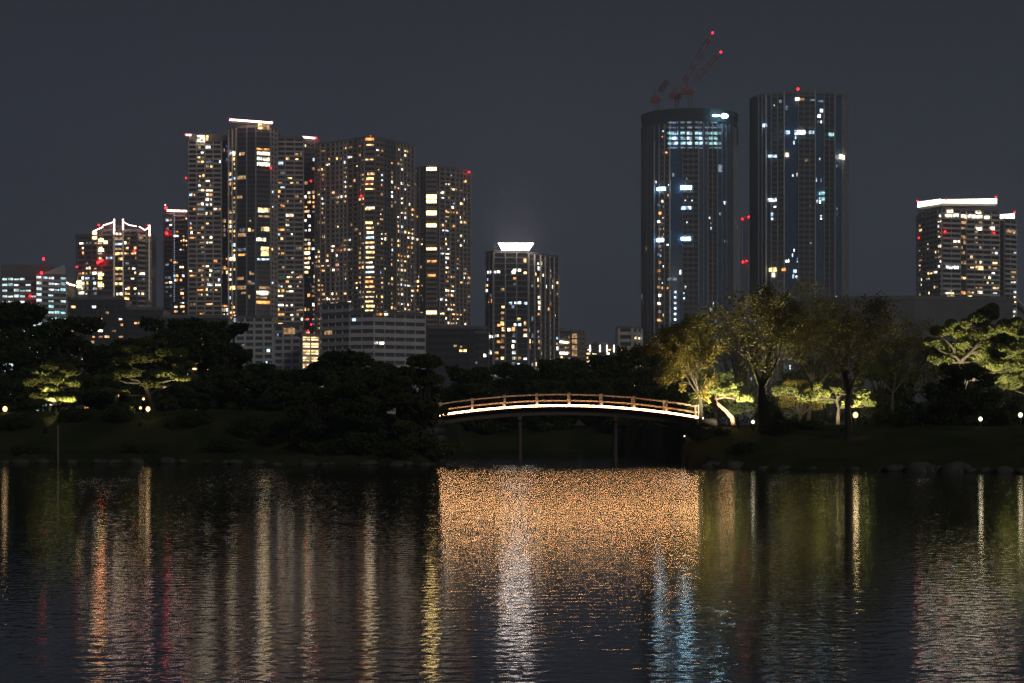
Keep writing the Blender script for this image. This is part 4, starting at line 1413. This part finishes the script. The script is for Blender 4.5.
# stone abutments
for nm, x0, x1, lab in (('a', 424, 442, 'stacked stone abutment under the left end of the bridge'), ('b', 698, 716, 'stacked stone abutment under the right end of the bridge')):
    t = thing('bridge_abutment', lab, 'abutment', (PX((x0 + x1) / 2, BD), BD, -.5))
    mb = MB()
    ra = random.Random(9 if nm == 'a' else 10)
    for lv in range(7):
        n = 5
        for k in range(n):
            w_ = (X_(x1) - X_(x0))
            cx_ = X_(x0) + w_ * (.15 + .7 * k / (n - 1))
            mb.ball((cx_, BD + ra.uniform(-.5, .1), -.5 + lv * .5), .33, .5, .3, M['stone'], 8, 5, .14, ra)
            mb.ball((X_(x1) - .1 if nm == 'a' else X_(x0) + .1, BD + .4 + k * .6, -.5 + lv * .5), .33, .4, .3, M['stone'], 8, 5, .14, ra)
    mb.box(X_(x0) + .3, X_(x1) - .3, BD + .1, BD + WB, -1.2, deck_z(570 + (-132 if nm == 'a' else 132)) - .2, M['stone'])
    mb.build('stonework', t, True)

# ------------------------------------------------------------------ lamps
def garden_lamp(label, x, y, D, px=2.0, mat='lamp', power=60, col=(1, .62, .30), kind='ball'):
    c = P(x, y, D)
    zg = gz(c.x, D)
    t = thing('garden_lamp', label, 'lamp', (c.x, D, min(zg, c.z - .4)))
    mb = MB()
    r_ = px * D / F
    mb.tube([(c.x, D, min(zg, c.z - .4) - .1), (c.x, D, c.z - r_ * .9)], [.05, .05], M['black_metal'], 8)
    mb.build('lamp_post', t)
    mb = MB()
    mb.ball(c, r_, r_, r_ * 1.15, M[mat], 12, 8)
    mb.build('lamp_globe', t, True)
    mb = MB()
    mb.tube([(c.x, D, c.z + r_ * 1.15), (c.x, D, c.z + r_ * 1.45)], [r_ * 1.1, r_ * .3], M['black_metal'], 10)
    mb.build('lamp_cap', t)
    l = bpy.data.lights.new('lamp_light', 'POINT')
    l.energy = power * .045
    l.color = col
    l.shadow_soft_size = r_
    o = bpy.data.objects.new('lamp_light', l)
    COL.objects.link(o)
    o.parent = t
    o.location = Vector((c.x, D - r_ * 1.6, c.z)) - Vector(t.location)
    return t


garden_lamp('bright globe lamp at the left margin on the lawn', 5, 409, 138, 2.4, power=60)
garden_lamp('brightest of the three lamps below the spreading left pine', 148, 409, 132, 2.2, power=50)
garden_lamp('smaller lamp left of the brightest one below the spreading pine', 140.5, 408, 134, 1.3, power=15)
garden_lamp('small lamp above its two neighbours below the spreading pine', 143.5, 399, 138, 1.2, power=15)
garden_lamp('bright yellow lamp next to the slim dark trunk on the right lawn', 855.5, 415, 112.5, 2.6, mat='lamp', power=150, col=(1, .72, .36))
garden_lamp('small white lamp low in the grass by the big dark trunk', 753, 422, 119.5, 1.7, mat='lamp_white', power=25, col=(1, .9, .6))
garden_lamp('whitish lamp below the rounded shrub tree on the right lawn', 980.5, 419, 114, 2.0, mat='lamp_white', power=70, col=(1, .85, .5))
garden_lamp('lamp at the very right margin of the lawn', 1020.5, 415, 116, 2.2, mat='lamp_white', power=70, col=(1, .8, .45))
garden_lamp('tiny lamp on the bank below the right end of the bridge', 684.5, 436, 124, .9, mat='lamp_white', power=6, col=(1, .9, .7))


def uplight(label, x, D, target, power, col=(1, .84, .50), size=65, dy=-1.5):
    X = PX(x, D)
    zg = gz(X, D)
    t = thing('garden_uplight', label, 'spotlight', (X, D, zg), 'uplights under the lit trees')
    mb = MB()
    tg = P(*target)
    base = Vector((X, D, zg + .28))
    d = (tg - base).normalized()
    mb.tube([base - d * .14, base + d * .05, base + d * .12], [.09, .11, .12], M['black_metal'], 10)
    mb.tube([(X, D, zg - .1), (X, D, zg + .2)], [.03, .03], M['black_metal'], 6)
    mb.build('housing', t)
    l = bpy.data.lights.new('spot', 'SPOT')
    l.energy = power
    l.color = col
    l.spot_size = math.radians(size)
    l.spot_blend = .6
    l.shadow_soft_size = .08
    o = bpy.data.objects.new('spot_light', l)
    COL.objects.link(o)
    o.parent = t
    o.location = base + d * .16 - Vector(t.location)
    o.rotation_euler = d.to_track_quat('-Z', 'Y').to_euler()
    return t


UP = 1.0
uplight('uplight at the foot of the first lit pine, its left side', 50, 136.5, (54, 380, 138), 1755 * UP)
uplight('uplight right of the first lit pine', 70, 136, (66, 388, 138), 1050 * UP)
uplight('uplight right of the spreading left pine, aimed at its long branch', 166, 134.5, (174, 372, 136), 1260 * UP)
uplight('uplight left of the spreading left pine', 134, 134, (138, 358, 136), 672 * UP)
uplight('uplight at the foot of the yellowing tree near the bridge', 700, 123, (690, 345, 126), 2489 * UP, size=80)
uplight('uplight right of the yellowing tree, aimed steeply up', 712, 122, (722, 350, 126), 2261 * UP, size=80)
uplight('uplight at the foot of the leaning pine with the orange trunk', 738, 121.5, (732, 398, 124), 9750 * UP, size=75)
uplight('uplight under the left part of the wide low pine', 792, 125.5, (792, 390, 128), 2940 * UP, size=80)
uplight('uplight under the middle of the wide low pine', 830, 125, (832, 394, 128), 3695 * UP, size=80)
uplight('uplight under the right part of the wide low pine', 866, 125.5, (864, 394, 128), 3276 * UP, size=80)
uplight('uplight behind the rounded shrub tree, aimed at the left pads of the tall pine', 944, 124, (950, 344, 128), 5850 * UP, size=70)
uplight('uplight at the right of the tall lit pine', 996, 124.5, (998, 340, 128), 7200 * UP, size=75)
uplight('uplight under the pine at the right margin', 1026, 130, (1026, 350, 134), 3025 * UP, size=75)
uplight('uplight left of the big dark trunk, washing its lower branches', 752, 121, (738, 340, 119), 9126 * UP, col=(1, .82, .40), size=85)
uplight('uplight right of the big dark trunk, aimed at the canopy', 786, 121, (800, 335, 118), 4290 * UP, col=(1, .82, .40), size=85)
uplight('uplight behind the slim dark trunk, washing the canopy above it', 842, 114.5, (850, 345, 112), 1500 * UP, col=(1, .82, .40), size=90)
uplight('uplight on the lawn before the first lit pine, aimed at its top', 46, 132.5, (52, 370, 138), 2000 * UP, col=(1, .80, .40), size=50)
uplight('uplight on the lawn before the spreading left pine, aimed at its top', 140, 131, (142, 352, 136), 1300 * UP, col=(1, .80, .40), size=55)
uplight('uplight on the left bank by the tree over the bridge', 442, 124.2, (434, 385, 121), 300 * UP, size=90)

# ------------------------------------------------------------------ night air
m = bpy.data.materials.new('night haze')
m.use_nodes = True
nt = m.node_tree
nt.nodes.remove(nt.nodes['Principled BSDF'])
pv = nt.nodes.new('ShaderNodeVolumePrincipled')
pv.inputs['Density'].default_value = .00035
pv.inputs['Color'].default_value = (.80, .89, 1.0, 1)
pv.inputs['Anisotropy'].default_value = .2
nt.links.new(pv.outputs[0], nt.nodes['Material Output'].inputs['Volume'])
mb = MB()
mb.box(-2600, 2600, -70, 4600, -3, 290, m)
tag(mb.build('haze'), 'thin night haze over pond, garden and city', kind='stuff')

# ------------------------------------------------------------------ world, added facade fill lamp, camera
w = bpy.data.worlds.new('World')
SC.world = w
w.use_nodes = True
nt = w.node_tree
bg = nt.nodes['Background']
out = nt.nodes['World Output']
tc = nt.nodes.new('ShaderNodeTexCoord')
sep = nt.nodes.new('ShaderNodeSeparateXYZ')
nt.links.new(tc.outputs['Generated'], sep.inputs[0])
rp = nt.nodes.new('ShaderNodeValToRGB')
els = rp.color_ramp.elements
els[0].position = 0.0
els[0].color = (.056, .070, .100, 1)
els[1].position = 1.0
els[1].color = (.012, .012, .015, 1)
for p_, c_ in ((.05, (.047, .058, .080)), (.12, (.032, .038, .054)), (.21, (.022, .0255, .036))):
    e_ = els.new(p_)
    e_.color = c_ + (1,)
nt.links.new(sep.outputs['Z'], rp.inputs['Fac'])
nz = nt.nodes.new('ShaderNodeTexNoise')
nz.inputs['Scale'].default_value = 2.2
nz.inputs['Detail'].default_value = 2
nt.links.new(tc.outputs['Generated'], nz.inputs['Vector'])
mr = nt.nodes.new('ShaderNodeMapRange')
mr.inputs['To Min'].default_value = .92
mr.inputs['To Max'].default_value = 1.28
nt.links.new(nz.outputs['Fac'], mr.inputs['Value'])
nt.links.new(rp.outputs['Color'], bg.inputs['Color'])
nt.links.new(mr.outputs['Result'], bg.inputs['Strength'])
sky = nt.nodes.new('ShaderNodeTexSky')
sky.sky_type = 'NISHITA'
sky.sun_disc = False
sky.sun_elevation = math.radians(-4)
sky.sun_rotation = math.radians(200)
bg2 = nt.nodes.new('ShaderNodeBackground')
bg2.inputs['Strength'].default_value = .002
nt.links.new(sky.outputs['Color'], bg2.inputs['Color'])
add = nt.nodes.new('ShaderNodeAddShader')
nt.links.new(bg.outputs[0], add.inputs[0])
nt.links.new(bg2.outputs[0], add.inputs[1])
nt.links.new(add.outputs[0], out.inputs['Surface'])

sun = bpy.data.lights.new('facade_fill', 'SUN')  # added fill lamp standing in for city glow on the facades
sun.energy = .42
sun.angle = math.radians(8)
sun.color = (1, .93, .86)
so = bpy.data.objects.new('facade_fill', sun)
COL.objects.link(so)
so.rotation_euler = (math.radians(66), 0, math.radians(24))

cam = bpy.data.cameras.new('camera')
cam.lens = 36.0 * F / 1024.0
cam.sensor_width = 36
cam.shift_y = (HZ - 341.5) / 1024.0
cam.clip_start = .5
cam.clip_end = 20000
co = bpy.data.objects.new('camera', cam)
COL.objects.link(co)
co.location = (0, 0, CZ)
co.rotation_euler = (math.radians(90), 0, 0)
SC.camera = co

SC.view_settings.view_transform = 'Standard'
SC.view_settings.look = 'None'
SC.view_settings.exposure = 0
SC.view_settings.gamma = 1
SC.view_settings.use_curve_mapping = False
c = SC.cycles
c.max_bounces = 5
c.diffuse_bounces = 2
c.glossy_bounces = 3
c.transmission_bounces = 2
c.caustics_reflective = False
c.sample_clamp_indirect = 12
c.use_denoising = True
c.denoiser = 'OPENIMAGEDENOISE'
c.denoising_prefilter = 'NONE'
c.use_adaptive_sampling = False
